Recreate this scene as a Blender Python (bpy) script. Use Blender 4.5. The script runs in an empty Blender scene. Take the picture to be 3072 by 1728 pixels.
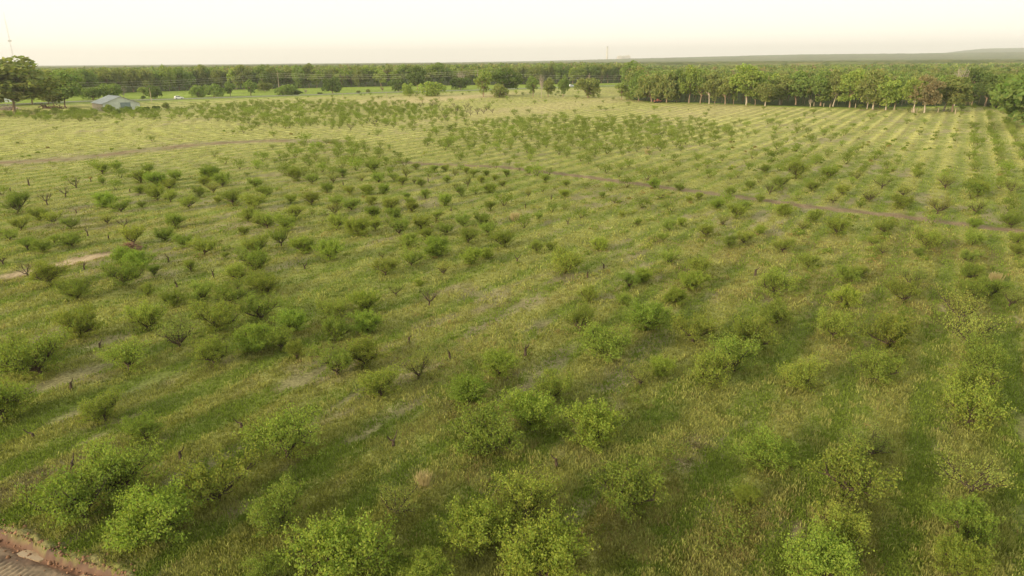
import bpy, math, random
import numpy as np
from mathutils import Matrix, Vector
# ------------------------------------------------------------------ camera, sky, sun, exposure
PITCH, ROLL, HC, FOC = math.radians(18.14), math.radians(0.48), 22.0, 692.0
SUN_EL, SUN_AZ = math.radians(17), math.radians(-126)      # azimuth clockwise from +Y (the view direction)
sc = bpy.context.scene
cam = bpy.data.objects.new("camera", bpy.data.cameras.new("camera"))
sc.collection.objects.link(cam)
cam.data.sensor_width = 36; cam.data.lens = 36 * FOC / 1024
cam.data.clip_start = 0.5; cam.data.clip_end = 60000
RM = (Matrix.Rotation(math.pi / 2 - PITCH, 3, 'X') @ Matrix.Rotation(-ROLL, 3, 'Z'))
cam.matrix_world = Matrix.Translation((0, 0, HC)) @ RM.to_4x4()
sc.camera = cam
w = bpy.data.worlds.new("World"); sc.world = w; w.use_nodes = True
wn = w.node_tree; bg = wn.nodes['Background']
sky = wn.nodes.new('ShaderNodeTexSky'); sky.sky_type = 'NISHITA'; sky.sun_disc = False
sky.sun_elevation = SUN_EL; sky.sun_rotation = SUN_AZ
sky.air_density = 1.0; sky.dust_density = 4.0; sky.ozone_density = 1.0; sky.altitude = 100
# thin bright high overcast: an even cream veil over the blue of the clear sky
veil = wn.nodes.new('ShaderNodeMixRGB'); veil.blend_type = 'MIX'; veil.inputs[0].default_value = 0.72
tc = wn.nodes.new('ShaderNodeTexCoord'); sep = wn.nodes.new('ShaderNodeSeparateXYZ'); rmp = wn.nodes.new('ShaderNodeValToRGB')
wn.links.new(tc.outputs['Generated'], sep.inputs[0]); wn.links.new(sep.outputs['Z'], rmp.inputs[0])
rmp.color_ramp.elements[0].position = 0.0; rmp.color_ramp.elements[0].color = (13.4, 12.0, 10.4, 1)
rmp.color_ramp.elements[1].position = 0.16; rmp.color_ramp.elements[1].color = (10.5, 10.5, 8.3, 1)
wn.links.new(rmp.outputs[0], veil.inputs[2])
wn.links.new(sky.outputs[0], veil.inputs[1]); wn.links.new(veil.outputs[0], bg.inputs[0])
bg.inputs[1].default_value = 0.10
sun = bpy.data.objects.new("sun", bpy.data.lights.new("sun", 'SUN')); sc.collection.objects.link(sun)
sun.data.energy = 3.1; sun.data.angle = math.radians(3.0); sun.data.color = (1.0, 0.83, 0.56)
SD = Vector((math.sin(SUN_AZ) * math.cos(SUN_EL), math.cos(SUN_AZ) * math.cos(SUN_EL), math.sin(SUN_EL)))
sun.rotation_euler = SD.to_track_quat('Z', 'Y').to_euler()
sc.view_settings.view_transform = 'Standard'; sc.view_settings.look = 'None'
sc.view_settings.gamma = 1; sc.view_settings.exposure = 0.6
try:
    sc.cycles.max_bounces = 5; sc.cycles.diffuse_bounces = 3; sc.cycles.transmission_bounces = 3
    sc.cycles.transparent_max_bounces = 4; sc.cycles.volume_bounces = 0
except Exception: pass
# ---- orchard survey: (zoom window origin in photo px) : x, y of the foot, crown width, look ----
# looks: g green full, b bright dense, t thin pale, f flat with dark limbs, k dark narrow; d = dead stump, e = bare dead tree
SURVEY = {
(0, 1278): "1150 700 700 g,850 900 720 g,1510 1100 720 b,2110 740 700 f,700 410 90 d,1750 330 110 d",
(760, 1278): "335 310 620 g,260 1000 560 g,900 1430 850 b,1400 870 480 t,2150 1180 600 b,1650 1540 480 b,120 1540 380 g,1350 200 100 d",
(1520, 1278): "180 930 620 g,1190 790 680 g,350 1560 760 b,2500 400 480 b,2300 740 220 b,485 400 50 d",
(2272, 1278): "1010 320 480 t,870 690 680 g,820 1130 560 g,600 1530 620 b,2060 650 580 t,2000 1050 470 b,1900 1470 430 b",
(0, 900): "400 720 640 g,80 640 440 g,30 1180 560 g,1250 680 420 g,2070 640 400 g,2480 490 380 b,760 370 420 g,1430 300 360 g,1740 460 420 t,2080 300 420 g,1020 1170 390 g,1390 1380 380 g,690 870 60 d,2340 1240 60 d,330 1340 80 d,970 480 70 d",
(760, 900): "70 200 400 f,400 300 320 b,770 175 330 f,1100 310 290 b,790 400 330 g,270 490 260 g,420 570 200 g,820 720 400 f,1080 650 380 g,1240 925 400 g,1590 770 380 t,2090 975 380 b,2360 730 350 b,1500 420 60 d,1900 570 50 d,2280 1470 620 g",
(1520, 900): "240 1230 520 b,480 950 380 g,830 1390 520 b,940 570 470 g,1350 290 400 b,700 310 300 k,1800 410 480 f,1960 840 430 g,2200 690 430 g,2330 470 480 g,1300 840 280 t,1480 730 220 b,180 545 110 d",
(2272, 900): "430 860 430 g,170 240 340 g,720 370 380 g,1280 460 480 g,1150 780 430 g,1980 230 450 t,2050 470 480 t,2130 700 420 g,2040 990 540 g,2000 1230 580 g",
(0, 500): "1010 390 220 b,1170 440 190 f,1140 40 110 k,990 70 150 g,1360 160 180 g,1520 190 180 b,1640 210 150 g,1690 130 150 g,1440 60 120 g,1350 260 120 g,1120 220 70 k,990 175 80 k,1520 320 180 g,1650 340 160 f,1920 290 120 g,2030 130 170 b,1830 400 170 f,1970 180 130 g,2150 190 180 g,2060 250 150 t,2100 350 90 g,2250 375 200 g,2450 400 220 g,2460 200 140 g,2540 270 120 g,1380 400 90 k,210 610 190 f,170 450 250 k,370 520 180 g,520 550 190 f,690 600 170 f,1040 550 150 t,1200 600 110 e,100 710 170 f,530 740 90 k,690 770 220 g,270 800 170 k,410 830 180 g,30 940 200 t,1690 590 190 g,1590 720 200 g,1770 780 180 g,1970 850 260 f,1290 750 260 f,2360 660 120 g,2400 530 160 g,2540 570 180 g,2480 840 260 f,2180 890 80 k,1850 1010 130 k,480 1150 330 g,750 1275 320 g,1190 1150 330 g,1430 1250 140 g,1210 930 240 b,1330 990 250 b,1490 1060 130 k,270 1060 150 e,1960 1300 250 k,1680 1350 250 g,2240 1320 330 f,2440 1000 300 g,2300 1110 250 g,2500 1180 260 g,280 180 60 d,740 205 100 e,100 235 40 d,205 290 40 d,460 370 110 e,635 290 90 e,1255 245 25 d,740 450 40 d,850 670 60 d,1050 705 40 d,1630 920 40 d,815 990 40 d,2060 1065 60 d,1710 1165 40 d,880 145 40 d",
(760, 500): "410 140 180 g,130 290 130 f,360 350 120 g,570 165 150 f,560 370 170 g,710 250 150 g,770 160 150 t,870 110 110 k,930 270 120 g,1110 270 150 b,1270 260 110 b,1150 50 160 g,1210 150 140 g,1050 140 110 t,1360 140 100 f,1440 170 120 g,1480 100 120 t,1570 30 80 k,1750 55 80 k,1860 45 80 g,1950 90 80 t,2060 70 80 k,2130 100 90 k,2250 90 80 k,2450 100 80 k,2330 130 80 g,2200 160 90 g,2410 190 80 g,2290 250 130 b,2070 190 110 t,1950 220 100 t,2010 290 120 k,2150 265 60 k,1870 150 90 g,1620 200 100 g,1555 160 80 t,1660 310 110 k,1480 320 90 k,1850 375 125 b,1510 390 110 g,2290 430 120 k,2420 380 60 t,570 460 70 t,410 510 190 k,140 590 220 f,310 620 210 g,800 385 160 g,950 420 170 g,1140 370 130 g,780 470 170 t,800 605 210 g,1000 670 230 b,1160 490 140 b,1180 610 150 f,1350 520 170 g,1340 430 180 g,1410 655 240 f,1530 440 130 g,1620 600 200 g,1770 520 120 k,1850 655 180 f,2030 580 170 k,2200 560 160 g,2080 740 200 g,2270 670 180 g,2420 780 240 g,2250 885 130 b,2100 945 220 b,1760 860 260 b,1680 700 150 g,1500 780 200 g,1530 955 240 f,1250 880 100 t,1280 1050 260 f,490 840 210 b,740 905 260 b,30 840 200 f,270 765 220 f,60 990 200 g,140 1240 260 g,1090 1390 280 b,1600 1155 90 b,1380 1250 160 t,1840 1040 180 t,1700 1345 160 e,500 990 50 d,870 180 35 d,1690 140 25 d,1910 430 30 d",
(1520, 500): "210 65 90 b,370 155 100 g,290 90 60 k,410 80 60 k,570 190 90 g,1430 205 110 b,1660 235 100 g,2160 290 110 g,2440 345 90 g,2030 405 145 b,2310 420 120 k,1850 320 90 g,1760 345 80 g,1490 320 100 t,1580 440 70 k,920 300 80 k,1040 355 90 t,1000 230 50 t,1680 570 90 b,1570 620 140 f,1260 575 90 k,1110 485 80 g,720 500 80 g,560 290 100 b,210 290 90 t,460 220 80 t,350 240 60 t,310 510 90 k,440 440 70 t,560 415 50 g,1310 400 70 g,170 590 80 b,290 835 140 g,440 805 110 g,560 1030 340 g,900 805 160 b,1510 720 130 f,1920 680 170 g,2080 570 120 t,2290 745 180 f,2440 650 110 b,1570 940 180 f,1180 1170 200 k,1310 1110 190 b,1800 1175 260 b,1850 1060 260 g,1630 1330 210 b,790 1300 200 g,1120 1330 160 g,2150 785 160 g,2200 500 180 g,2350 210 110 g,2500 60 120 g,940 990 70 d,2400 1055 90 d,780 1075 40 d,590 560 30 d,100 920 25 d,180 400 20 d,430 315 20 d",
(2272, 500): "250 470 160 b,540 540 160 g,430 610 130 t,240 825 200 f,760 655 230 g,1220 650 210 f,1110 750 120 f,1620 800 260 g,1550 870 110 k,1680 560 60 k,2090 595 120 b,2070 760 200 g,2040 935 200 f,2520 745 180 g,2500 860 150 g,1730 460 240 t,1380 400 200 g,1080 340 220 t,820 270 140 g,730 350 130 t,690 115 150 b,370 115 260 g,520 240 140 g,120 270 160 t,230 210 160 g,1200 210 180 t,1400 290 200 t,1810 210 200 t,2130 280 190 g,2450 260 200 t,2450 590 200 g,2100 460 220 t,1310 45 80 k,1540 100 110 g,960 130 100 t,490 1000 200 k,160 1260 340 g,850 1350 260 b,860 1130 240 g,990 1065 150 f,1400 1320 340 f,1450 1150 280 t,2030 1290 280 g,2270 1250 280 g,2070 1090 260 g,2430 1340 260 t,1200 850 150 t",
}
# ------------------------------------------------------------------ helpers
rng = np.random.default_rng(7)
RND = random.Random(11)
COL = sc.collection
PX = 0.31056                                                # photo px per zoom-window px
def sstep(a, b, x):
    t = np.clip((x - a) / (b - a), 0, 1); return t * t * (3 - 2 * t)
def vnoise(x, y, seed=0):
    x = np.asarray(x, float); y = np.asarray(y, float)
    xi = np.floor(x).astype(np.int64); yi = np.floor(y).astype(np.int64); xf = x - xi; yf = y - yi
    def h(a, b):
        n = (a * 374761393 + b * 668265263 + seed * 982451653) & 0xffffffff
        n = ((n ^ (n >> 13)) * 1274126177) & 0xffffffff
        return ((n ^ (n >> 16)) & 0xffff) / 65535.0
    u = xf * xf * (3 - 2 * xf); v = yf * yf * (3 - 2 * yf)
    return (h(xi, yi) * (1 - u) + h(xi + 1, yi) * u) * (1 - v) + (h(xi, yi + 1) * (1 - u) + h(xi + 1, yi + 1) * u) * v
def fbm(x, y, seed=0, o=3):
    s = 0; a = 0.5; t = 0
    for i in range(o):
        s = s + a * vnoise(x * 2 ** i + 17.3 * i, y * 2 ** i - 9.1 * i, seed + i); t += a; a *= 0.55
    return s / t
def terr(x, y):                                             # height of the land
    x = np.asarray(x, float); y = np.asarray(y, float)
    r = np.hypot(x, y); th = np.arctan2(x, y)
    near = sstep(70, 250, r) * (1 - sstep(600, 1500, r)) * 0.7 * np.sin(x / 71 + 0.8) * np.cos(y / 83 + 0.3)
    far = sstep(1800, 7000, r) * (16 * fbm(x / 2300, y / 2300, 5) - 9)
    hill = 84 * sstep(math.radians(29), math.radians(33.5), th) * sstep(9500, 14000, r) * (0.85 + 0.35 * fbm(th * 14, r / 6000, 9))
    rise = 58 * sstep(math.radians(-6), math.radians(24), th) * sstep(4500, 9000, r)
    return near + far + hill + rise
def ray(fx, fy):                                            # direction through a point of the photo (3072 px wide)
    return RM @ Vector(((fx / 3 - 512) / FOC, -(fy / 3 - 288) / FOC, -1))
def ground_at(fx, fy):                                      # where that direction meets the land, and how far off
    d = ray(fx, fy); z = 0.0
    for _ in range(6):
        t = (HC - z) / max(-d.z, 1e-4); z = float(terr(d.x * t, d.y * t))
    return d.x * t, d.y * t, z, t
def mesh_np(name, V, Fq, tint=None, smooth=False, extra=None):
    """V (n,3), Fq (m,k) faces of equal size"""
    V = np.asarray(V, np.float32); Fq = np.asarray(Fq, np.int32)
    me = bpy.data.meshes.new(name); k = Fq.shape[1]
    me.vertices.add(len(V)); me.vertices.foreach_set('co', V.ravel())
    me.loops.add(Fq.size); me.loops.foreach_set('vertex_index', Fq.ravel())
    me.polygons.add(len(Fq)); me.polygons.foreach_set('loop_start', np.arange(0, Fq.size, k, dtype=np.int32))
    me.polygons.foreach_set('loop_total', np.full(len(Fq), k, np.int32))
    if smooth: me.polygons.foreach_set('use_smooth', np.ones(len(Fq), bool))
    if tint is not None:
        a = me.color_attributes.new('tint', 'FLOAT_COLOR', 'POINT')
        c = np.ones((len(V), 4), np.float32); c[:, :3] = tint; a.data.foreach_set('color', c.ravel())
    me.update(); me.validate(); return me
def link(name, me, mat=None, parent=None, **props):
    if mat is not None and len(me.materials) == 0: me.materials.append(mat)
    o = bpy.data.objects.new(name, me); COL.objects.link(o)
    if parent is not None: o.parent = parent
    for k, v in props.items(): o[k] = v
    return o
def empty(name, loc, rz=0, **props):
    o = bpy.data.objects.new(name, None); COL.objects.link(o); o.location = loc; o.rotation_euler = (0, 0, rz)
    o.empty_display_size = 0.3
    for k, v in props.items(): o[k] = v
    return o
class MB:                                                   # collects polygons of any size into one mesh
    def __init__(s): s.v = []; s.f = []
    def add(s, vs, fs):
        b = len(s.v); s.v += [tuple(v) for v in vs]; s.f += [tuple(i + b for i in f) for f in fs]
    def box(s, x0, x1, y0, y1, z0, z1):
        s.add([(x0, y0, z0), (x1, y0, z0), (x1, y1, z0), (x0, y1, z0), (x0, y0, z1), (x1, y0, z1), (x1, y1, z1), (x0, y1, z1)],
              [(0, 3, 2, 1), (4, 5, 6, 7), (0, 1, 5, 4), (1, 2, 6, 5), (2, 3, 7, 6), (3, 0, 4, 7)])
    def tube(s, pts, rad, n=6):
        pts = [Vector(p) for p in pts]; b = len(s.v); m = len(pts)
        for i, p in enumerate(pts):
            d = (pts[min(i + 1, m - 1)] - pts[max(i - 1, 0)]).normalized()
            a = d.cross(Vector((0, 0, 1)) if abs(d.z) < 0.9 else Vector((1, 0, 0))).normalized(); c = d.cross(a)
            r = rad[i] if hasattr(rad, '__len__') else rad
            for k in range(n):
                q = 2 * math.pi * k / n; s.v.append(tuple(p + (a * math.cos(q) + c * math.sin(q)) * r))
        for i in range(m - 1):
            for k in range(n):
                s.f.append((b + i * n + k, b + i * n + (k + 1) % n, b + (i + 1) * n + (k + 1) % n, b + (i + 1) * n + k))
        s.f.append(tuple(b + k for k in range(n))); s.f.append(tuple(b + (m - 1) * n + k for k in reversed(range(n))))
    def mesh(s, name, smooth=False):
        me = bpy.data.meshes.new(name); me.from_pydata(s.v, [], s.f); me.update()
        if smooth: me.polygons.foreach_set('use_smooth', [True] * len(me.polygons))
        return me
    def link(s, name, mat, parent=None, smooth=False, **props): return link(name, s.mesh(name, smooth), mat, parent, **props)
# ------------------------------------------------------------------ materials
def node_mat(name):
    m = bpy.data.materials.new(name); m.use_nodes = True; nt = m.node_tree
    return m, nt, nt.nodes, nt.links, nt.nodes['Principled BSDF']
def leaf_mat(name, trans=0.45, hue=1.0):
    m, nt, N, L, P = node_mat(name)
    at = N.new('ShaderNodeAttribute'); at.attribute_name = 'tint'; oi = N.new('ShaderNodeObjectInfo')
    mx = N.new('ShaderNodeMixRGB'); mx.blend_type = 'MULTIPLY'; mx.inputs[0].default_value = 1
    L.new(at.outputs['Color'], mx.inputs[1]); L.new(oi.outputs['Color'], mx.inputs[2])
    di = N.new('ShaderNodeBsdfDiffuse'); tr = N.new('ShaderNodeBsdfTranslucent'); ms = N.new('ShaderNodeMixShader')
    tw = N.new('ShaderNodeMixRGB'); tw.blend_type = 'MULTIPLY'; tw.inputs[0].default_value = 1; tw.inputs[2].default_value = (1.12, 1.22, 0.5, 1)
    L.new(mx.outputs[0], di.inputs[0]); L.new(mx.outputs[0], tw.inputs[1]); L.new(tw.outputs[0], tr.inputs[0])
    ms.inputs[0].default_value = trans; L.new(di.outputs[0], ms.inputs[1]); L.new(tr.outputs[0], ms.inputs[2])
    L.new(ms.outputs[0], N['Material Output'].inputs[0]); N.remove(P); return m
def plain_mat(name, col, rough=0.8, noise=0.25, scale=6.0, col2=None, bump=0.0, metal=0.0, wave=None, stretch=None):
    m, nt, N, L, P = node_mat(name)
    P.inputs['Roughness'].default_value = rough; P.inputs['Metallic'].default_value = metal
    tc = N.new('ShaderNodeTexCoord'); mp = N.new('ShaderNodeMapping'); L.new(tc.outputs['Object'], mp.inputs[0])
    if stretch: mp.inputs['Scale'].default_value = stretch
    nz = N.new('ShaderNodeTexNoise'); nz.inputs['Scale'].default_value = scale; nz.inputs['Detail'].default_value = 5
    L.new(mp.outputs[0], nz.inputs['Vector'])
    rp = N.new('ShaderNodeValToRGB'); rp.color_ramp.elements[0].position = 0.3; rp.color_ramp.elements[1].position = 0.72
    c2 = col2 or tuple(c * (1 - noise) for c in col)
    rp.color_ramp.elements[0].color = (*c2, 1); rp.color_ramp.elements[1].color = (*col, 1)
    L.new(nz.outputs[0], rp.inputs[0]); L.new(rp.outputs[0], P.inputs['Base Color'])
    hsrc = nz.outputs[0]
    if wave:
        wv = N.new('ShaderNodeTexWave'); wv.bands_direction = wave[0]; wv.inputs['Scale'].default_value = wave[1]
        L.new(tc.outputs['Object'], wv.inputs[0]); hsrc = wv.outputs[1]
    if bump or wave:
        b = N.new('ShaderNodeBump'); b.inputs['Strength'].default_value = bump or 0.5; b.inputs['Distance'].default_value = 0.05
        L.new(hsrc, b.inputs['Height']); L.new(b.outputs[0], P.inputs['Normal'])
    return m
M_leaf = leaf_mat('leaves'); M_blade = leaf_mat('blades', 0.35)
M_bark = plain_mat('orchard_bark', (0.10, 0.065, 0.04), 0.9, scale=9, col2=(0.04, 0.028, 0.02), bump=0.4)
M_oak = plain_mat('oak_bark', (0.36, 0.25, 0.17), 0.9, scale=2.5, col2=(0.17, 0.12, 0.085), bump=0.4, stretch=(1, 1, 0.3))
M_pale = plain_mat('pale_bark', (0.50, 0.42, 0.33), 0.85, scale=2, col2=(0.3, 0.25, 0.2))
M_wood = plain_mat('weathered_wood', (0.46, 0.38, 0.27), 0.85, scale=4, col2=(0.28, 0.22, 0.15))
# ------------------------------------------------------------------ land pattern
RA = math.radians(32.5); LAM = 4.86; S0 = -1.38              # direction, spacing and phase of the planted rows
ROW = np.array([math.sin(RA), math.cos(RA)]); CRS = np.array([math.cos(RA), -math.sin(RA)])
def edge_fn(pts):
    a = sorted((math.atan2(g[0], g[1]), math.hypot(g[0], g[1])) for g in (ground_at(*p) for p in pts))
    A = np.array(a); return lambda th: np.interp(th, A[:, 0], A[:, 1])
ROADP = [(-400, 345), (-150, 325), (0, 317), (240, 306), (490, 300), (770, 291), (1080, 281), (1330, 274), (1460, 271), (1719, 262), (1900, 257), (2150, 250), (2500, 240)]
roadE = edge_fn(ROADP)
WOODP = [(-400, 310), (-150, 300), (0, 296), (150, 292), (300, 282), (420, 276), (600, 270), (760, 268), (1000, 262), (1240, 258), (1500, 254), (1800, 250), (1880, 248),
         (1900, 300), (1960, 306), (2090, 308), (2400, 320), (2600, 324), (2750, 320), (2950, 318), (3040, 336), (3100, 352), (3400, 380)]
woodE = edge_fn(WOODP)
def poly_dist(x, y, pts):                                   # distance to a polyline through ground points
    P = np.array([ground_at(*p)[:2] for p in pts]); d = np.full(np.shape(x), 1e9)
    for a, b in zip(P[:-1], P[1:]):
        ab = b - a; t = np.clip(((x - a[0]) * ab[0] + (y - a[1]) * ab[1]) / (ab @ ab), 0, 1)
        d = np.minimum(d, np.hypot(x - a[0] - t * ab[0], y - a[1] - t * ab[1]))
    return d
def spot(x, y, fx, fy, rx, ry, ang=RA):                     # soft patch on the ground, 1 at the middle
    gx, gy = ground_at(fx, fy)[:2]; dx = x - gx; dy = y - gy
    a = dx * math.sin(ang) + dy * math.cos(ang); b = dx * math.cos(ang) - dy * math.sin(ang)
    return np.clip(1.5 - np.hypot(a / rx, b / ry) - 0.5 * (fbm(x / 1.7, y / 1.7, 31) - 0.5), 0, 1)
CLAYL = [(-120, 1560), (0, 1592), (45, 1603), (85, 1620), (140, 1648), (210, 1672), (262, 1690), (330, 1704), (372, 1728), (400, 1765), (440, 1830)]
_cl = np.array([ground_at(*p)[:2] for p in CLAYL])
def clay_side(x, y):                                        # >0 inside the scraped red corner (metres from its edge)
    o = _cl[np.argsort(_cl[:, 0])]
    e = np.interp(x, o[:, 0], o[:, 1]) + 0.5 * (fbm(x / 1.1, y / 1.1, 77) - 0.5)
    return (e - y) * 0.8 - 9 * (x > o[-1, 0]) * (x - o[-1, 0])
TRK = [(1190, 485), (1290, 492), (1500, 500), (1650, 517), (1790, 535), (2030, 567), (2290, 600), (2430, 620), (2700, 648), (3020, 690), (3200, 712)]
TRL = [(-200, 508), (0, 488), (200, 478), (420, 452), (600, 432), (800, 422), (1000, 424)]
TRS = [(-30, 838), (60, 822), (140, 806), (210, 786), (290, 768), (340, 762)]
C = dict(green=(.145, .18, .036), olive=(.18, .19, .045), straw=(.32, .31, .105), dead=(.24, .20, .12), brown=(.17, .115, .05),
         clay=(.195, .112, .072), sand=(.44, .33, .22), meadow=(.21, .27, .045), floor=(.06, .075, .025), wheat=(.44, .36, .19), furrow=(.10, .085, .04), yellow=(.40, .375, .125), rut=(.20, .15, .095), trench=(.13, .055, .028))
C = {k: np.array(v) for k, v in C.items()}
def pattern(x, y):
    s = x * CRS[0] + y * CRS[1]; t = x * ROW[0] + y * ROW[1]; r = np.hypot(x, y); th = np.arctan2(x, y)
    ph = (s - S0) / LAM + 0.07 * (fbm(x / 23, y / 23, 3) - .5)
    stripe = 0.5 + 0.5 * np.cos(2 * np.pi * ph)
    big = fbm(x / 31, y / 31, 41); med = fbm(x / 7.5, y / 7.5, 43); el = fbm(s / 0.9, t / 7.0, 47); fine = fbm(x / .8, y / .8, 53)
    weed = sstep(.47, .66, .38 * stripe + .30 * med + .30 * el + .26 * big + .06)
    lush = sstep(.50, .66, .34 * (1 - stripe) + .36 * fbm(s / 2.2, t / 11, 61) + .30 * fbm(x / 19, y / 19, 67) + .08)
    dead = sstep(.58, .74, fbm(s / 1.3, t / 4.5, 71) * .6 + fbm(x / 16, y / 16, 73) * .5 - .06 * stripe)
    brown = sstep(.52, .7, fbm(x / 14 + 3, y / 14, 83) * .7 + .3 * fine) * (1 - sstep(90, 170, r))
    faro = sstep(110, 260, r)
    return dict(s=s, t=t, r=r, th=th, stripe=stripe, weed=weed, lush=lush, dead=dead, brown=brown, big=big, med=med, fine=fine, faro=faro, ph=ph)
def mixc(c, k, a): return c * (1 - a[..., None]) + C[k] * a[..., None]
def ground_colour(x, y, q):
    c = np.broadcast_to(C['olive'], x.shape + (3,)).copy()
    c = mixc(c, 'green', q['lush'] * (.80 - .40 * q['faro']))
    c = mixc(c, 'brown', q['brown'] * .55)
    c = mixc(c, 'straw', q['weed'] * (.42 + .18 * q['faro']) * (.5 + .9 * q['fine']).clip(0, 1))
    c = mixc(c, 'dead', q['dead'] * .72)
    # long mown lines of the far fields
    ln = sstep(.74, .97, .5 + .5 * np.cos(2 * np.pi * (q['ph'] * 1.0 + .08))) * q['faro'] * sstep(.35, .5, fbm(q['s'] / 6, q['t'] / 25, 91))
    c = mixc(c, 'yellow', ln * .62)
    dk = sstep(.80, .98, .5 + .5 * np.cos(2 * np.pi * (q['ph'] - .20))) * q['faro'] * sstep(.3, .5, fbm(q['s'] / 5, q['t'] / 14, 93))
    c = mixc(c, 'furrow', dk * .45)
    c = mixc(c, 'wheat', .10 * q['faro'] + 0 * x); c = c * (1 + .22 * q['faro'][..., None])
    for (fx, fy, rx, ry, k, a) in [(1330, 296, 70, 18, 'wheat', .9), (1150, 300, 60, 15, 'wheat', .6), (1650, 320, 90, 16, 'wheat', .45), (2150, 330, 60, 20, 'wheat', .4),
                                   (2070, 1360, 2.2, 1.0, 'dead', .9), (1210, 1400, 1.6, .9, 'dead', .9), (1270, 1445, 1.0, .6, 'wheat', .5), (1850, 1130, 3.5, 1.3, 'dead', .9),
                                   (1455, 1490, 1.0, .6, 'dead', .9), (20, 1470, 5, 1.3, 'dead', .8), (1960, 1030, 3.5, 1.1, 'dead', .8), (1480, 960, 3.5, .8, 'dead', .7), (1130, 855, 1.0, .7, 'wheat', .5)]:
        c = mixc(c, k, a * spot(x, y, fx, fy, rx, ry))
    for (fx, fy, rx, ry) in [(1960, 1640, 5.5, 1.3), (1380, 1300, 4.0, 1.1), (1160, 1420, 3.5, 1.0), (3040, 1480, 6, 1.3), (2990, 1140, 12, 1.4), (100, 1240, 7, 1.6), (1930, 1270, 4, 1.2), (2300, 1060, 7, 1.6), (560, 1100, 6, 1.2), (1000, 880, 9, 2.5)]:
        c = mixc(c, 'green', .8 * spot(x, y, fx, fy, rx, ry))
    d = poly_dist(x, y, TRK) + .7 * (fbm(x / 3, y / 3, 95) - .5)
    c = mixc(c, 'rut', .95 * (1 - sstep(1.1, 1.8, d)) * sstep(.05, .3, fbm(x / 9, y / 9, 96)))
    c = mixc(c, 'clay', .35 * (1 - sstep(.4, 1.0, d)) * sstep(.3, .5, fbm(x / 12, y / 5, 97)))
    d = poly_dist(x, y, TRL) + 3.4 * (fbm(x / 4, y / 7, 98) - .5)
    c = mixc(c, 'dead', .8 * (1 - sstep(2.5, 7.5, d))); c = mixc(c, 'clay', .55 * (1 - sstep(1.0, 3.0, d)) * sstep(.36, .55, fbm(x / 9, y / 3, 99)))
    d = poly_dist(x, y, TRS) + .5 * (fbm(x / 1.5, y / 1.5, 98) - .5)
    sand = (1 - sstep(.9, 1.4, d)); g = ground_at(225, 786)[:2]; near = 1 - sstep(6.5, 8.0, np.hypot(x - g[0], y - g[1]))
    c = mixc(c, 'sand', sand * (near + .45 * (1 - near)) * (.9)); c = mixc(c, 'clay', (1 - sstep(1.3, 1.9, d)) * sstep(.9, 1.2, d) * .5 * near)
    k = clay_side(x, y); cl = sstep(-.15, .25, k)
    n = fbm(x / .7, y / .7, 101); cc = C['clay'] * (.75 + .6 * n[..., None]); cc = cc + (C['sand'] - cc) * (.6 * sstep(.52, .7, fbm(x / 1.6, y / .8, 103)))[..., None]
    c = c * (1 - cl[..., None]) + cc * cl[..., None]
    c = mixc(c, 'dead', .55 * sstep(-1.6, -.1, k) * (1 - cl) * sstep(.4, .6, n))
    # beyond the orchard
    bey = sstep(0, 8, q['r'] - roadE(q['th'])) * (1 - 0 * x)
    bey = np.maximum(bey, sstep(-6, 2, q['r'] - woodE(q['th']) + 4) * (q['th'] > math.radians(10.5)))
    verge = (1 - sstep(6, 26, np.abs(q['r'] - roadE(q['th']) + 14))) * (q['th'] < math.radians(10.5))
    c = mixc(c, 'meadow', verge * .55)
    me = np.broadcast_to(C['meadow'], c.shape) * (.75 + .5 * fbm(x / 30, y / 12, 105))[..., None]
    c = c * (1 - bey[..., None]) + me * bey[..., None]
    c = mixc(c, 'floor', sstep(-1, 5, q['r'] - woodE(q['th'])))  # dark green floor, with the shade under the trees put into its colour
    return c.clip(0, 1)
# ------------------------------------------------------------------ ground sheet (fan of quads, finer near the camera, out to the horizon)
nA, nR = 1100, 760
ang = np.radians(np.linspace(-72, 72, nA)); rad = 12 * (20000 / 12) ** (np.linspace(0, 1, nR) ** 1.12)
AA, RR = np.meshgrid(ang, rad, indexing='ij'); GX = RR * np.sin(AA); GY = RR * np.cos(AA) - 6.0
Q = pattern(GX, GY); GZ = terr(GX, GY)
k = clay_side(GX, GY)
nearw = 1 - sstep(120, 260, Q['r'])
GZ = GZ + nearw * (.16 * (fbm(GX / .9, GY / .9, 201) - .5) + .05 * (Q['stripe'] - .5) + .05 * Q['weed'] * (1 - sstep(0, .3, k))) - .05
GZ = GZ - .75 * sstep(-.05, .35, k) + .30 * np.exp(-((k + .12) / .22) ** 2) * fbm(GX / .35, GY / .35, 207) \
     + .10 * sstep(.3, .6, k) * (np.sin((GX * .55 - GY * .83) * 17) * .35) * sstep(.45, .55, fbm(GX / 2.2, GY / 2.2, 209)) * (1 - sstep(10, 40, k))
idx = np.arange(nA * nR).reshape(nA, nR)
FQ = np.stack([idx[:-1, :-1], idx[:-1, 1:], idx[1:, 1:], idx[1:, :-1]], -1).reshape(-1, 4)
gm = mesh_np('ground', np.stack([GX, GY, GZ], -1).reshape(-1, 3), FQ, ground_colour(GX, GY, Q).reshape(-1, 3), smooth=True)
m, nt, N, L, P = node_mat('ground_cover'); P.inputs['Roughness'].default_value = 0.95
P.inputs['Specular IOR Level'].default_value = 0.1
at = N.new('ShaderNodeAttribute'); at.attribute_name = 'tint'; tc = N.new('ShaderNodeTexCoord')
mp = N.new('ShaderNodeMapping'); mp.inputs['Rotation'].default_value = (0, 0, RA); mp.inputs['Scale'].default_value = (1.0, 0.35, 1.0)
L.new(tc.outputs['Object'], mp.inputs[0])
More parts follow.
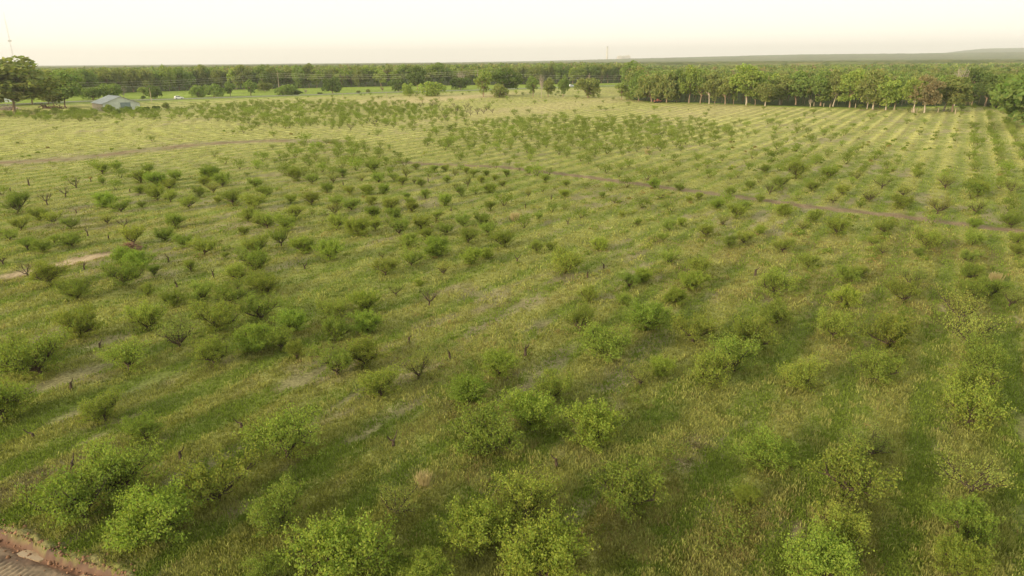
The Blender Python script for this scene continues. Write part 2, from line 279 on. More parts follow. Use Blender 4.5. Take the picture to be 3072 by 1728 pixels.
n1 = N.new('ShaderNodeTexNoise'); n1.inputs['Scale'].default_value = 5.5; n1.inputs['Detail'].default_value = 6; n1.inputs['Roughness'].default_value = .7
n2 = N.new('ShaderNodeTexNoise'); n2.inputs['Scale'].default_value = 0.55; n2.inputs['Detail'].default_value = 5
L.new(tc.outputs['Object'], n1.inputs['Vector']); L.new(mp.outputs[0], n2.inputs['Vector'])
r1 = N.new('ShaderNodeMapRange'); r1.inputs[1].default_value = .32; r1.inputs[2].default_value = .68; r1.inputs[3].default_value = .45; r1.inputs[4].default_value = 1.5
r2 = N.new('ShaderNodeMapRange'); r2.inputs[1].default_value = .3; r2.inputs[2].default_value = .7; r2.inputs[3].default_value = .72; r2.inputs[4].default_value = 1.22
L.new(n1.outputs[0], r1.inputs[0]); L.new(n2.outputs[0], r2.inputs[0])
mu = N.new('ShaderNodeMath'); mu.operation = 'MULTIPLY'; L.new(r1.outputs[0], mu.inputs[0]); L.new(r2.outputs[0], mu.inputs[1])
mx = N.new('ShaderNodeVectorMath'); mx.operation = 'SCALE'; L.new(at.outputs['Color'], mx.inputs[0]); L.new(mu.outputs[0], mx.inputs['Scale'])
L.new(mx.outputs[0], P.inputs['Base Color'])
bp = N.new('ShaderNodeBump'); bp.inputs['Strength'].default_value = .9; bp.inputs['Distance'].default_value = .12
L.new(n1.outputs[0], bp.inputs['Height']); L.new(bp.outputs[0], P.inputs['Normal'])
link('ground', gm, m, kind='structure', label='rough green and straw coloured orchard ground running to the horizon')
# ------------------------------------------------------------------ grass and weeds (uncountable: one object)
def grass():
    n = 320000
    v = rng.uniform(66, 600, n * 2); v = v[rng.random(n * 2) < (0.25 + .75 * sstep(66, 200, v))][:n]; n = len(v)
    u = rng.uniform(-60, 1084, n)
    d = np.stack([(u - 512) / FOC, -(v - 288) / FOC, -np.ones(n)], 1) @ np.array(RM).T
    t = HC / np.maximum(-d[:, 2], .01); x = d[:, 0] * t + rng.normal(0, 1, n); y = d[:, 1] * t + rng.normal(0, 1, n)
    q = pattern(x, y); ok = (q['r'] < roadE(q['th']) - 10) & (q['r'] < woodE(q['th'])) & (clay_side(x, y) < -.1) & (t < 430) & (poly_dist(x, y, TRK) > 1.7 + .6 * (fbm(x / 2, y / 2, 9) - .5)) & (poly_dist(x, y, TRL) > 4 * fbm(x / 5, y / 5, 8) + .5) & (poly_dist(x, y, TRS) > 1.3)
    pr = .25 + .9 * q['weed'] + .35 * q['lush'] - .75 * q['dead']
    ok &= rng.random(n) < pr
    x, y, t = x[ok], y[ok], t[ok]; q = {k: a[ok] for k, a in q.items()}; n = len(x)
    gc = ground_colour(x, y, q)
    clump = sstep(.46, .62, fbm(x / .9, y / .9, 55) * .6 + .4 * fbm(x / 3.1, y / 3.1, 57)); near_ = 1 - sstep(70, 150, t)
    tall = (rng.random(n) < q['weed'] * clump * (.25 + .7 * near_)) ; lush = (~tall) & (rng.random(n) < q['lush'])
    base = gc * rng.uniform(.65, 1.35, (n, 1))
    st = np.array([.36, .355, .125]) * rng.uniform(.75, 1.25, (n, 1)); rd = np.array([.27, .20, .10])
    redd = (rng.random(n) < .05 + .28 * q['brown'])[:, None]
    st = np.where(redd, rd * rng.uniform(.8, 1.2, (n, 1)), st)
    gr = np.array([.18, .23, .045]) * rng.uniform(.7, 1.3, (n, 1))
    col = np.where(tall[:, None], st * .7 + base * .3, np.where(lush[:, None], gr, base))
    h = np.where(tall, rng.uniform(.12, .32, n), np.where(lush, rng.uniform(.05, .15, n), rng.uniform(.05, .22, n))) * (1 - .35 * sstep(100, 220, t))
    wd = np.maximum(np.where(tall, .022, .034), t * .00068)
    z = terr(x, y) - .08
    B = 3; X = np.repeat(x, B) + rng.normal(0, .12, n * B) * np.repeat(np.maximum(1, t / 60), B); Y = np.repeat(y, B) + rng.normal(0, .12, n * B) * np.repeat(np.maximum(1, t / 60), B)
    Z = np.repeat(z, B); H = np.repeat(h, B) * rng.uniform(.6, 1.15, n * B); W = np.repeat(wd, B) * rng.uniform(.6, 1.3, n * B)
    a = rng.uniform(0, 2 * np.pi, n * B); lx = rng.normal(0, .25, n * B) * H; ly = rng.normal(0, .25, n * B) * H
    ca, sa = np.cos(a) * W, np.sin(a) * W
    p0 = np.stack([X - ca * .5, Y - sa * .5, Z], 1); p1 = np.stack([X + ca * .5, Y + sa * .5, Z], 1)
    p2 = np.stack([X + lx + ca, Y + ly + sa, Z + .08 + H * .75], 1); p3 = np.stack([X + lx * 1.3 - ca * .4, Y + ly * 1.3 - sa * .4, Z + .08 + H], 1)
    V = np.stack([p0, p1, p2, p3], 1).reshape(-1, 3); F = np.arange(len(V)).reshape(-1, 4)
    cc = np.repeat(np.repeat(col, B, 0) * rng.uniform(.8, 1.2, (n * B, 1)), 4, 0)
    link('grass', mesh_np('grass', V, F, cc), M_blade, kind='stuff', label='straw and green weeds and grass growing over the orchard floor')
grass()
def undergrowth():
    # low leafy suckers and weeds crowding the planted rows
    n = 30000; u = rng.uniform(-80, 1100, n); v = rng.uniform(84, 600, n)
    d = np.stack([(u - 512) / FOC, -(v - 288) / FOC, -np.ones(n)], 1) @ np.array(RM).T
    t = HC / np.maximum(-d[:, 2], .01); x = d[:, 0] * t; y = d[:, 1] * t
    q = pattern(x, y); pull = (q['ph'] - np.round(q['ph'])) * LAM * .75                     # gather the clumps on the row
    x = x - pull * CRS[0]; y = y - pull * CRS[1]; q = pattern(x, y)
    right = sstep(.02, .42, q['th']); lump = sstep(.42, .62, fbm(x / 3.2, y / 3.2, 501)) * sstep(.35, .6, fbm(x / 17, y / 17, 503))
    ok = (rng.random(n) < lump * (.10 + .62 * right) * (1 - .55 * sstep(150, 260, t))) & (q['r'] < roadE(q['th']) - 12) & (q['r'] < woodE(q['th']) - 2) & (clay_side(x, y) < -.5) & (poly_dist(x, y, TRK) > 2.2) & (poly_dist(x, y, TRS) > 1.4) & (t < 380)
    x, y, t = x[ok], y[ok], t[ok]; n = len(x); K = 34
    R_ = rng.uniform(.25, .62, n) * (1 + .3 * (rng.random(n) < .2)); Hh = R_ * rng.uniform(.7, 1.15, n)
    a = rng.uniform(0, 6.283, (n, K)); rr = np.sqrt(rng.random((n, K))); zz = rng.random((n, K)) ** .7 * np.sqrt(1 - rr ** 2 * .9)
    P = np.stack([x[:, None] + np.cos(a) * rr * R_[:, None], y[:, None] + np.sin(a) * rr * R_[:, None], terr(x, y)[:, None] + zz * Hh[:, None]], -1).reshape(-1, 3)
    base = np.where((rng.random(n) < .45)[:, None], np.array([.27, .285, .075]), np.array([.19, .245, .05])); base = np.where((rng.random(n) < .10)[:, None], np.array([.30, .23, .10]), base) * rng.uniform(.8, 1.15, (n, 1))
    V, F, T = rhombi(P, np.repeat(np.clip(t * .0011, .05, .2), K), np.repeat(base, K, 0) * leaf_tint(n * K, .25))
    link('undergrowth', mesh_np('undergrowth', V, F, T), M_leaf, kind='stuff', label='low leafy suckers and weeds crowding the orchard rows'); print('undergrowth', n)
# ------------------------------------------------------------------ red clay corner: clods, puddles
def puddle(pts, lab):
    P = [ground_at(*p) for p in pts]; z = min(p[2] for p in P) - .31
    mb = MB(); n = len(P); top = [(p[0], p[1], z) for p in P]; bot = [(p[0], p[1], z - .25) for p in P]
    mb.add(top + bot, [tuple(range(n))] + [(i, i + n, (i + 1) % n + n, (i + 1) % n) for i in range(n)])
    mb.link('puddle', plain_mat('muddy_water', (.33, .235, .15), .25, .12, 1.2), kind='structure', label=lab)
puddle([(45, 1645), (62, 1636), (85, 1632), (105, 1637), (122, 1645), (131, 1655), (126, 1662), (112, 1666), (98, 1664), (75, 1657), (55, 1652)], 'pale muddy puddle in the scraped red clay')
puddle([(232, 1728), (226, 1714), (245, 1706), (275, 1712), (305, 1722), (330, 1736), (300, 1748)], 'smooth tan mud at the foot of the red bank')
def clay_sheet():
    xs = np.arange(_cl[:, 0].min() - 2, _cl[:, 0].max() + 1.2, .045); ys = np.arange(_cl[:, 1].min() - 4, _cl[:, 1].max() + .8, .045); X, Y = np.meshgrid(xs, ys, indexing='ij'); k = clay_side(X, Y)
    dx, dy = CLD; u = X * dx + Y * dy; v = -X * dy + Y * dx                  # along and across the cut
    tr = .5 + .5 * np.sin(u * 2 * np.pi / .30 + 1.5 * fbm(X / 1.5, Y / 1.5, 3)); band = sstep(.9, 1.2, k) * (1 - sstep(2.0, 2.4, k)) + sstep(3.0, 3.3, k) * (1 - sstep(4.2, 4.6, k)); band = band * sstep(.38, .5, fbm(u / 3, v / 2, 12))
    Z = terr(X, Y) - .03 - .30 * sstep(-.05, .25, k) - .07 * np.exp(-((k - .38) / .16) ** 2) + .17 * np.exp(-((k + .12) / .22) ** 2) * fbm(X / .3, Y / .3, 207) + .05 * tr * band + .07 * (fbm(X / .5, Y / .5, 15) - .5) + .05 * (fbm(X / .12, Y / .12, 16) - .5)
    n = fbm(X / .6, Y / .6, 101)[..., None]; c = C['clay'] * (.28 + .55 * n) * [.95, 1, 1.05]; lt = sstep(.45, .7, fbm(u / 2.5, v / .9, 103))[..., None]; c = c + (C['sand'] * .62 - c) * .5 * lt
    c = c + (C['sand'] * .7 - c) * (.5 * tr * band)[..., None]; c = c + (C['trench'] - c) * (.85 * np.exp(-((k - .32) / .22) ** 2))[..., None]
    gy = (sstep(.56, .66, fbm(X / 1.1, Y / .8, 19)) * sstep(1.4, 2.2, k))[..., None]; c = c + (np.array([.20, .19, .13]) - c) * .6 * gy
    c = c * (.75 + .5 * fbm(X / .25, Y / .25, 18))[..., None]; c = c + (C['olive'] - c) * (sstep(.5, .62, fbm(X / .5, Y / .5, 22)) * sstep(.25, -.15, k) * .8)[..., None]
    ok = k > -.35; i_ = np.arange(X.size).reshape(X.shape); keep_ = (ok[:-1, :-1] & ok[:-1, 1:] & ok[1:, 1:] & ok[1:, :-1]).ravel()
    F = np.stack([i_[:-1, :-1], i_[1:, :-1], i_[1:, 1:], i_[:-1, 1:]], -1).reshape(-1, 4)[keep_]
    used = np.unique(F); mp_ = np.zeros(X.size, int); mp_[used] = np.arange(len(used))
    m, nt, N, L, P = node_mat('red_clay'); a = N.new('ShaderNodeAttribute'); a.attribute_name = 'tint'; L.new(a.outputs['Color'], P.inputs['Base Color']); P.inputs['Roughness'].default_value = .85
    link('clay_track', mesh_np('clay_track', np.stack([X, Y, Z], -1).reshape(-1, 3)[used], mp_[F], c.reshape(-1, 3)[used], smooth=True), m, kind='structure', label='bulldozed red clay track with tread marks in the bottom left corner')
_o = _cl[np.argsort(_cl[:, 0])]; _d = _o[-3] - _o[1]; CLD = _d / np.hypot(*_d)
clay_sheet()
def clods():
    n = 600; o = _cl[np.argsort(_cl[:, 0])]; xs = rng.uniform(o[0, 0], o[-1, 0] + .3, n)
    ys = np.interp(xs, o[:, 0], o[:, 1]) + rng.normal(.05, .25, n) + np.where(rng.random(n) < .3, -np.abs(rng.normal(0, 1.6, n)), 0)
    zs = terr(xs, ys) - .03 + np.where(ys < np.interp(xs, o[:, 0], o[:, 1]) - .1, -.3, .10)
    ico = np.array([(0, 0, 1), (.9, 0, .2), (.2, .85, .1), (-.8, .4, .2), (-.6, -.7, .1), (.4, -.8, .2), (0, 0, -.6)])
    fc = np.array([(0, 1, 2), (0, 2, 3), (0, 3, 4), (0, 4, 5), (0, 5, 1), (6, 2, 1), (6, 3, 2), (6, 4, 3), (6, 5, 4), (6, 1, 5)])
    s = rng.uniform(.025, .10, n) * np.where(rng.random(n) < .1, 1.6, 1)
    V = np.stack([xs, ys, zs], 1)[:, None, :] + ico[None] * (s[:, None, None]) * rng.uniform(.6, 1.3, (n, 7, 3))
    F = (fc[None] + (np.arange(n) * 7)[:, None, None]).reshape(-1, 3)
    c = np.repeat(np.array([.20, .105, .06]) * rng.uniform(.6, 1.5, (n, 1)), 7, 0)
    m, nt, N, L, P = node_mat('clay_clod'); a = N.new('ShaderNodeAttribute'); a.attribute_name = 'tint'; L.new(a.outputs['Color'], P.inputs['Base Color']); P.inputs['Roughness'].default_value = .9
    link('clay_clods', mesh_np('clay_clods', V.reshape(-1, 3), F, c), m, kind='stuff', label='loose red clay clods along the bulldozed bank')
clods()
# ------------------------------------------------------------------ leaves on sprays
def rhombi(Cn, size, tint, flat=0.0):
    n = len(Cn); a = rng.normal(0, 1, (n, 3)); a /= np.linalg.norm(a, axis=1, keepdims=True)
    b = rng.normal(0, 1, (n, 3)); b[:, 2] += flat * 0; b = np.cross(a, b); b /= np.linalg.norm(b, axis=1, keepdims=True)
    sz = np.asarray(size).reshape(-1, 1) * rng.uniform(.7, 1.3, (n, 1)); a = a * sz; b = b * sz * .6
    V = np.stack([Cn - a, Cn - b, Cn + a, Cn + b], 1).reshape(-1, 3)
    return V, np.arange(len(V)).reshape(-1, 4), np.repeat(tint, 4, 0)
def leaf_tint(n, var=.22):
    k = rng.uniform(1 - var, 1 + var, (n, 1)); t = np.ones((n, 3)) * k
    t[:, 0] *= rng.uniform(.85, 1.12, n); return t
undergrowth()
def orchard_variant(kind):
    """old peach tree, crown about 4 m wide: short trunk, spreading limbs, upright leafy shoots"""
    mb = MB(); W = 2.0; leaves = []
    ns, el, L1, up, den, lsz = dict(g=(7, (.45, 1.15), 1.3, 1.1, 44, .042), b=(8, (.4, 1.25), 1.2, 1.2, 60, .045), t=(5, (.5, 1.0), 1.35, 1.1, 20, .040),
                                   f=(6, (.3, .75), 1.5, 1.1, 36, .042), k=(6, (.85, 1.3), 1.25, 1.4, 48, .042))[kind]
    th = RND.uniform(.22, .42); j = Vector((RND.uniform(-.12, .12), RND.uniform(-.12, .12), th))
    mb.tube([(0, 0, -.25), (j.x * .4, j.y * .4, th * .5), j], [.14, .11, .095], 7)
    def shoot(p, d, l, r, n):
        q = p + d * l * .5 + Vector([RND.gauss(0, .05) for _ in range(3)]); e = p + d * l + Vector((RND.gauss(0, .08), RND.gauss(0, .08), .05))
        if n is not None:
            mb.tube([p, q, e], [r, r * .7, r * .35], 3)
        m = max(2, int((n if n is not None else den) * l))
        for _ in range(m):
            u = RND.random() ** .75; c = (p.lerp(q, u * 2) if u < .5 else q.lerp(e, u * 2 - 1))
            leaves.append((c.x + RND.gauss(0, .075), c.y + RND.gauss(0, .075), c.z + RND.gauss(0, .07)))
    for i in range(ns):
        az = 2 * math.pi * (i + RND.uniform(-.3, .3)) / ns; e0 = RND.uniform(*el); l = L1 * RND.uniform(.75, 1.15)
        d = Vector((math.cos(az) * math.cos(e0), math.sin(az) * math.cos(e0), math.sin(e0)))
        pts = [j.copy()]; p = j.copy(); dd = d.copy()
        for s in range(3):
            p = p + dd * l / 3; pts.append(p.copy()); dd = (dd + Vector((RND.gauss(0, .16), RND.gauss(0, .16), RND.uniform(.02, .25)))).normalized()
        mb.tube(pts, [.07, .055, .042, .026], 5)
        for s in range(8):
            u = RND.uniform(.2, 1.0) * 3; a = min(int(u), 2); b = pts[a].lerp(pts[a + 1], u - a)
            sd = (d * .7 + Vector((RND.gauss(0, .6), RND.gauss(0, .6), RND.uniform(-.35, up)))).normalized(); sl = RND.uniform(.45, .9)
            m_ = b + sd * sl; mb.tube([b, b.lerp(m_, .5) + Vector((0, 0, -.03)), m_], [.03, .02, .012], 3)
            for t_ in range(5):
                f = b.lerp(m_, RND.uniform(.3, 1)); shoot(f, (sd * .6 + Vector((RND.gauss(0, .5), RND.gauss(0, .5), RND.uniform(-.1, 1.3)))).normalized(), RND.uniform(.3, .8), .007, den)
        for s in range(4 if kind != 't' else 2):
            u = RND.uniform(.1, .8) * 3; a = min(int(u), 2); b = pts[a].lerp(pts[a + 1], u - a)
            shoot(b, Vector((RND.gauss(0, .2), RND.gauss(0, .2), 1)).normalized(), RND.uniform(.7, 1.45), .010, int(den * .9))
    for s in range(dict(g=16, b=22, t=5, f=4, k=16)[kind]):  # suckers from the foot and low limbs
        az = RND.uniform(0, 6.283); e0 = RND.uniform(.25, 1.1); d = Vector((math.cos(az) * math.cos(e0), math.sin(az) * math.cos(e0), math.sin(e0)))
        shoot(Vector((d.x * .15, d.y * .15, .12)), d, RND.uniform(.7, 1.6), .010, int(den * 1.1))
    A = np.array(leaves); A = A[A[:, 2] > .10]
    sc_ = W / np.percentile(np.hypot(A[:, 0], A[:, 1]), 96)
    A[:, :2] *= sc_
    mb.v = [(v[0] * sc_ if v[2] > th * .9 else v[0], v[1] * sc_ if v[2] > th * .9 else v[1], v[2]) for v in mb.v]
    V, F, T = rhombi(A, lsz * 1.25, leaf_tint(len(A)))
    tm = mb.mesh('trunk', True); tm.materials.append(M_bark)
    cm = mesh_np('crown', V, F, T); cm.materials.append(M_leaf)
    return tm, cm
VAR = {k: [orchard_variant(k) for _ in range(n)] for k, n in dict(g=6, b=4, t=4, f=4, k=3).items()}
# ------------------------------------------------------------------ orchard trees
GREEN = dict(g=(.24, .29, .062), b=(.25, .315, .062), t=(.28, .315, .085), f=(.245, .295, .065), k=(.225, .28, .062))
listed = []
for (ox, oy), s in SURVEY.items():
    for it in s.split(','):
        a = it.split(); fx = ox + float(a[0]) * PX; fy = oy + float(a[1]) * PX
        gx, gy, gz, t = ground_at(fx, fy); listed.append([fx, fy, gx, gy, gz, float(a[2]) * PX / 3 / FOC * t, a[3], float(a[2])])
leafy = sorted([l for l in listed if l[6] not in 'de'], key=lambda l: -l[7]); deads = [l for l in listed if l[6] in 'de']
LOOK = dict(g='round green', b='bright leafy', t='thin pale', f='low spreading dark limbed', k='small dark upright')
def zone(fx, fy):
    for lim, nm in ((560, 'farthest band'), (650, 'far band'), (760, 'middle distance'), (900, 'middle band'), (1080, 'lower middle band'), (1320, 'near band'), (9999, 'bottom band')):
        if fy < lim: row = nm; break
    colm = ['left edge', 'far left', 'left', 'left of centre', 'right of centre', 'right', 'far right', 'right edge'][min(7, max(0, int(fx // 384)))]
    return row, colm
def ordin(i): return ['leftmost', 'second', 'third', 'fourth', 'fifth', 'sixth', 'seventh', 'eighth', 'ninth', 'tenth', 'eleventh', 'twelfth', 'thirteenth', 'fourteenth', 'fifteenth', 'sixteenth'][min(i, 15)]
def autolabel(items, noun, looks):
    G = {}
    for it in items: G.setdefault((it[6],) + zone(it[0], it[1]), []).append(it)
    out = {}
    for (k_, row, colm), L_ in G.items():
        L_.sort(key=lambda l: l[0])
        for i, it in enumerate(L_):
            pre = '' if len(L_) == 1 else (ordin(i) + (' from left' if i else '') + ' ')
            out[id(it)] = f'{pre}{looks[k_]} {noun}, {row} of orchard, {colm}'
    return out
keep = leafy[:300]; labs = autolabel(keep, 'peach tree', LOOK)
for i, it in enumerate(keep):
    fx, fy, gx, gy, gz, W, kd, _ = it
    W = min(max(W * 1.10, .9), 4.8); s = W / 4.0; tm, cm = VAR[kd][RND.randrange(len(VAR[kd]))]
    e = empty('peach_tree', (gx, gy, gz - .03), RND.uniform(0, 6.28), label=labs[id(it)], category='fruit tree', group='leafy peach trees of the overgrown orchard')
    hz = s * RND.uniform(.95, 1.2) * (1.2 if s < .6 else 1.08); e.scale = (s, s, hz)
    g = GREEN[kd]; v = RND.uniform(.82, 1.2); hu = RND.uniform(.95, 1.12)
    t_ = link('trunk', tm, None, e); c_ = link('crown', cm, None, e); c_.color = (g[0] * v * hu, g[1] * v, g[2] * v, 1)
# dead stumps and bare trees
def dead_variant(bare):
    mb = MB(); th = RND.uniform(.4, .8); j = Vector((RND.uniform(-.1, .1), RND.uniform(-.1, .1), th))
    mb.tube([(0, 0, -.2), j * .5, j], [.17, .13, .11], 7)
    for i in range(5 if bare else RND.choice([1, 2, 3])):
        az = RND.uniform(0, 6.28) if not bare else i * 1.26; e0 = RND.uniform(.3, .9)
        d = Vector((math.cos(az) * math.cos(e0), math.sin(az) * math.cos(e0), math.sin(e0))); l = RND.uniform(.5, 1.1) * (1.2 if bare else .8)
        m_ = j + d * l * .5 + Vector((0, 0, -.05)); e_ = j + d * l + Vector((0, 0, .15)); mb.tube([j, m_, e_], [.075, .055, .03], 5)
        if bare:
            for k_ in range(7):
                b = m_.lerp(e_, RND.random()); q = b + (d + Vector((RND.gauss(0, .6), RND.gauss(0, .6), RND.uniform(.2, 1)))) * RND.uniform(.3, .7); mb.tube([b, q], [.018, .007], 3)
                for _ in range(3): mb.tube([b.lerp(q, .6), q + Vector((RND.gauss(0, .25), RND.gauss(0, .25), RND.uniform(0, .35)))], [.009, .004], 3)
    me = mb.mesh('dead_tree', True); me.materials.append(M_bark); return me
DV = {'d': [dead_variant(False) for _ in range(6)], 'e': [dead_variant(True) for _ in range(4)]}
blob_e = (1290, 372, 260, 55)
def to_photo(x, y, z):
    v = RM.transposed() @ (Vector((x, y, z)) - Vector((0, 0, HC))); return (v.x / -v.z * FOC + 512) * 3, (288 - v.y / -v.z * FOC) * 3
BLOBS = [(1750, 412, 500, 60, 1.2), (1500, 430, 230, 42, .8), (980, 488, 240, 66, 1.3), (955, 346, 460, 42, .85), (250, 347, 300, 18, .9), (2445, 513, 330, 80, .65), (2990, 510, 120, 200, .6),
         (1800, 520, 560, 70, .4), (600, 540, 320, 60, .25), (2300, 400, 300, 40, .30)]
sites = []; extra_e = []
ts = np.arange(10, 460, LAM)
for i in range(-80, 70):
    for t0 in ts:
        s_ = S0 + i * LAM + RND.gauss(0, .5); t_ = t0 + RND.gauss(0, 1.1); x = s_ * CRS[0] + t_ * ROW[0]; y = s_ * CRS[1] + t_ * ROW[1]
        if y < 40: continue
        th = math.atan2(x, y); r = math.hypot(x, y)
        if abs(th) > .72 or r > float(roadE(th)) - 26 or r > float(woodE(th)) - 6: continue
        z = float(terr(x, y)); fx, fy = to_photo(x, y, z)
        if not (-200 < fx < 3270) or fy > 690: continue
        if any((l[2] - x) ** 2 + (l[3] - y) ** 2 < 11 for l in listed): continue
        p = .06 if fy > 420 else .07
        if fx < 620 and 365 < fy < 480: p = .02
        if fx > 2000 and fy < 420: p = .08
        if fy > 560: p = .06
        for (cx, cy, rx, ry, pp) in BLOBS:
            d = math.hypot((fx - cx) / rx, (fy - cy) / ry)
            if d < 1: p = max(p, pp * (1 if d < .8 else .5))
        p *= (.65 + .8 * float(fbm(x / 14, y / 14, 301))) if p > .2 else .3 + .9 * float(fbm(x / 14, y / 14, 301))
        if RND.random() > p:
            if len(extra_e) < 26 and math.hypot((fx - blob_e[0]) / blob_e[2], (fy - blob_e[1]) / blob_e[3]) < 1 and RND.random() < .3:
                extra_e.append([fx, fy, x, y, z, RND.uniform(1.6, 2.6), 'e', 20])
            continue
        sites.append((x, y, z, r))
for l in leafy[300:]: sites.append((l[2], l[3], l[4], l[5]))
def merged_orchard():
    VV, FF, TT, WV, WF = [], [], [], [], []; nv = 0; nw = 0
    red = []
    for kd in 'gbtfk':
        for tm, cm in VAR[kd]:
            n = len(cm.vertices); a = np.empty(n * 3, np.float32); cm.vertices.foreach_get('co', a); red.append((kd, a.reshape(-1, 4, 3)))
    for (x, y, z, r) in sites:
        kd, q = RND.choice(red); m_ = min(len(q), 480); sel = q[rng.choice(len(q), m_, replace=False)]
        s = min(1.2, max(.35, RND.gauss(.70, .18))); a = RND.uniform(0, 6.28); ca, sa = math.cos(a), math.sin(a)
        c = sel.mean(1, keepdims=True); v = c * [1, 1, .92] + (sel - c) * 2.3
        X = (v[..., 0] * ca - v[..., 1] * sa) * s + x; Y = (v[..., 0] * sa + v[..., 1] * ca) * s + y; Z = v[..., 2] * s * 1.15 + z
        V = np.stack([X, Y, Z], -1).reshape(-1, 3); g = np.array(GREEN[kd]) * RND.uniform(.62, .95) * [1.0, 1, 1.05]
        VV.append(V); TT.append(np.repeat(leaf_tint(m_), 4, 0) * g); FF.append(np.arange(len(V)).reshape(-1, 4) + nv); nv += len(V)
        for az in (0, 2.1, 4.2):                            # three limbs from the foot
            az += a; o = np.array([x, y, z]); e_ = o + np.array([math.cos(az) * .8 * s, math.sin(az) * .8 * s, 1.0 * s]); w_ = .05 * s + .02
            WV.append(np.array([o + [-w_, 0, -.1], o + [w_, 0, -.1], e_ + [w_ * .4, 0, 0], e_ + [-w_ * .4, 0, 0]])); WF.append(np.arange(4)[None] + nw); nw += 4
            WV.append(np.array([o + [0, -w_, -.1], o + [0, w_, -.1], e_ + [0, w_ * .4, 0], e_ + [0, -w_ * .4, 0]])); WF.append(np.arange(4)[None] + nw); nw += 4
    e = empty('distant_orchard', (0, 0, 0), kind='stuff', label='smaller peach trees scattered over the far half of the orchard')
    link('crowns', mesh_np('crowns', np.concatenate(VV), np.concatenate(FF), np.concatenate(TT)), M_leaf, e, kind='stuff')
    link('trunks', mesh_np('trunks', np.concatenate(WV), np.concatenate(WF)), M_bark, e, kind='stuff')
merged_orchard(); print('far orchard trees', len(sites), 'bare', len(extra_e))
DL = dict(d='broken dead stump', e='bare leafless dead')
dl = autolabel(deads + extra_e, 'peach tree', DL)
for it in deads + extra_e:
    fx, fy, gx, gy, gz, W, kd, _ = it; me = DV[kd][RND.randrange(len(DV[kd]))]
    o = link('dead_peach_tree', me, None, None, label=dl[id(it)], category='dead tree', group='dead peach trees and stumps in the orchard')
    s = min(max(W / (1.1 if kd == 'd' else 2.2), .7), 1.5); o.location = (gx, gy, gz); o.scale = (s, s, s * 1.1); o.rotation_euler = (0, 0, RND.uniform(0, 6.28))
# ------------------------------------------------------------------ big trees
def tall_variant(kind):
    """oak / shrub / willow / bare, nominal crown width 10, height 14 (shrub 10 x 8)"""
    mb = MB(); H = 14.; 
    cz, rz, rx = dict(full=(8.2, 6.0, 5.0), oak=(7.9, 6.1, 5.0), shrub=(4.0, 4.0, 5.0), willow=(5.0, 4.6, 5.0), bare=(9, 5, 5), slim=(7.2, 6.4, 5.0))[kind]
    if kind in ('shrub', 'willow'): H = 8.4
    fork = H * (.22 if kind in ('full', 'oak', 'bare', 'slim') else .12); lean = Vector((RND.uniform(-.6, .6), RND.uniform(-.6, .6), 0))
    mb.tube([(0, 0, -.4), (0, 0, fork * .4), Vector((0, 0, fork)) + lean * .4, Vector((0, 0, H * .62)) + lean], [.34, .27, .22, .11] if kind != 'full' else [.20, .16, .13, .07], 8)
    lobes = []; nl = dict(full=64, oak=34, shrub=24, willow=22, bare=20, slim=24)[kind]
    for i in range(nl):
        for _ in range(40):
            d = np.array([RND.gauss(0, 1), RND.gauss(0, 1), RND.gauss(.15 if kind != 'full' else -.1, 1)]); d /= np.linalg.norm(d); rr = RND.uniform(.35, .88)
            p = np.array([d[0] * rx * rr, d[1] * rx * rr, cz + d[2] * rz * rr])
            if all(np.linalg.norm(p - l[:3]) > 1.2 for l in lobes): break
        lobes.append(np.array([*p, RND.uniform(.22, .40) * rx]))
    for l in lobes[:22]:
        a = Vector((0, 0, RND.uniform(fork * .9, H * .5))) + lean * .4; e_ = Vector(l[:3]); m_ = a.lerp(e_, .5) + Vector((0, 0, -.4)); mb.tube([a, m_, e_], [.17, .11, .04] if kind != 'full' else [.09, .06, .03], 5)
        if kind == 'bare':
            for _ in range(16):
                b = a.lerp(e_, RND.uniform(.5, 1)); q = b + Vector([RND.gauss(0, 1.0) for _ in range(3)]) + Vector((0, 0, .5)); mb.tube([b, q], [.05, .015], 3)
    tm = mb.mesh('trunk', True)
    if kind == 'bare': return tm, None
    pts = []
    for l in lobes:
        n = int(120 * (l[3] / 1.5) ** 2); d = rng.normal(0, 1, (n, 3)); d /= np.linalg.norm(d, axis=1, keepdims=True); d = d[d[:, 2] > -.65]
        p = l[:3] + d * l[3] * rng.uniform(.72, 1.1, (len(d), 1)) * np.array([1.1, 1.1, .85])
        if kind == 'willow': p[:, 2] -= rng.random(len(p)) ** 2 * 2.2
        pts.append(p)
    A = np.concatenate(pts); A = A[A[:, 2] > (.15 if H < 10 else 2.2 if kind == 'full' else 1.5)]
    V, F, T = rhombi(A, .40, leaf_tint(len(A), .25)); cm = mesh_np('crown', V, F, T); cm.materials.append(M_leaf)
    return tm, cm
TV = {k: [tall_variant(k) for _ in range(n)] for k, n in dict(full=3, oak=6, shrub=4, willow=2, bare=2, slim=3).items()}
NOM = dict(full=(7.8, 14.2), oak=(8.9, 14.0), shrub=(9.2, 8.0), willow=(9.2, 9.2), bare=(10, 14), slim=(9.2, 13.6))
TINT = dict(olive=(.245, .265, .095), green=(.205, .265, .08), dark=(.14, .185, .06), fresh=(.285, .34, .09), pale=(.28, .33, .10), brown=(.31, .255, .145), grey=(.24, .20, .12))
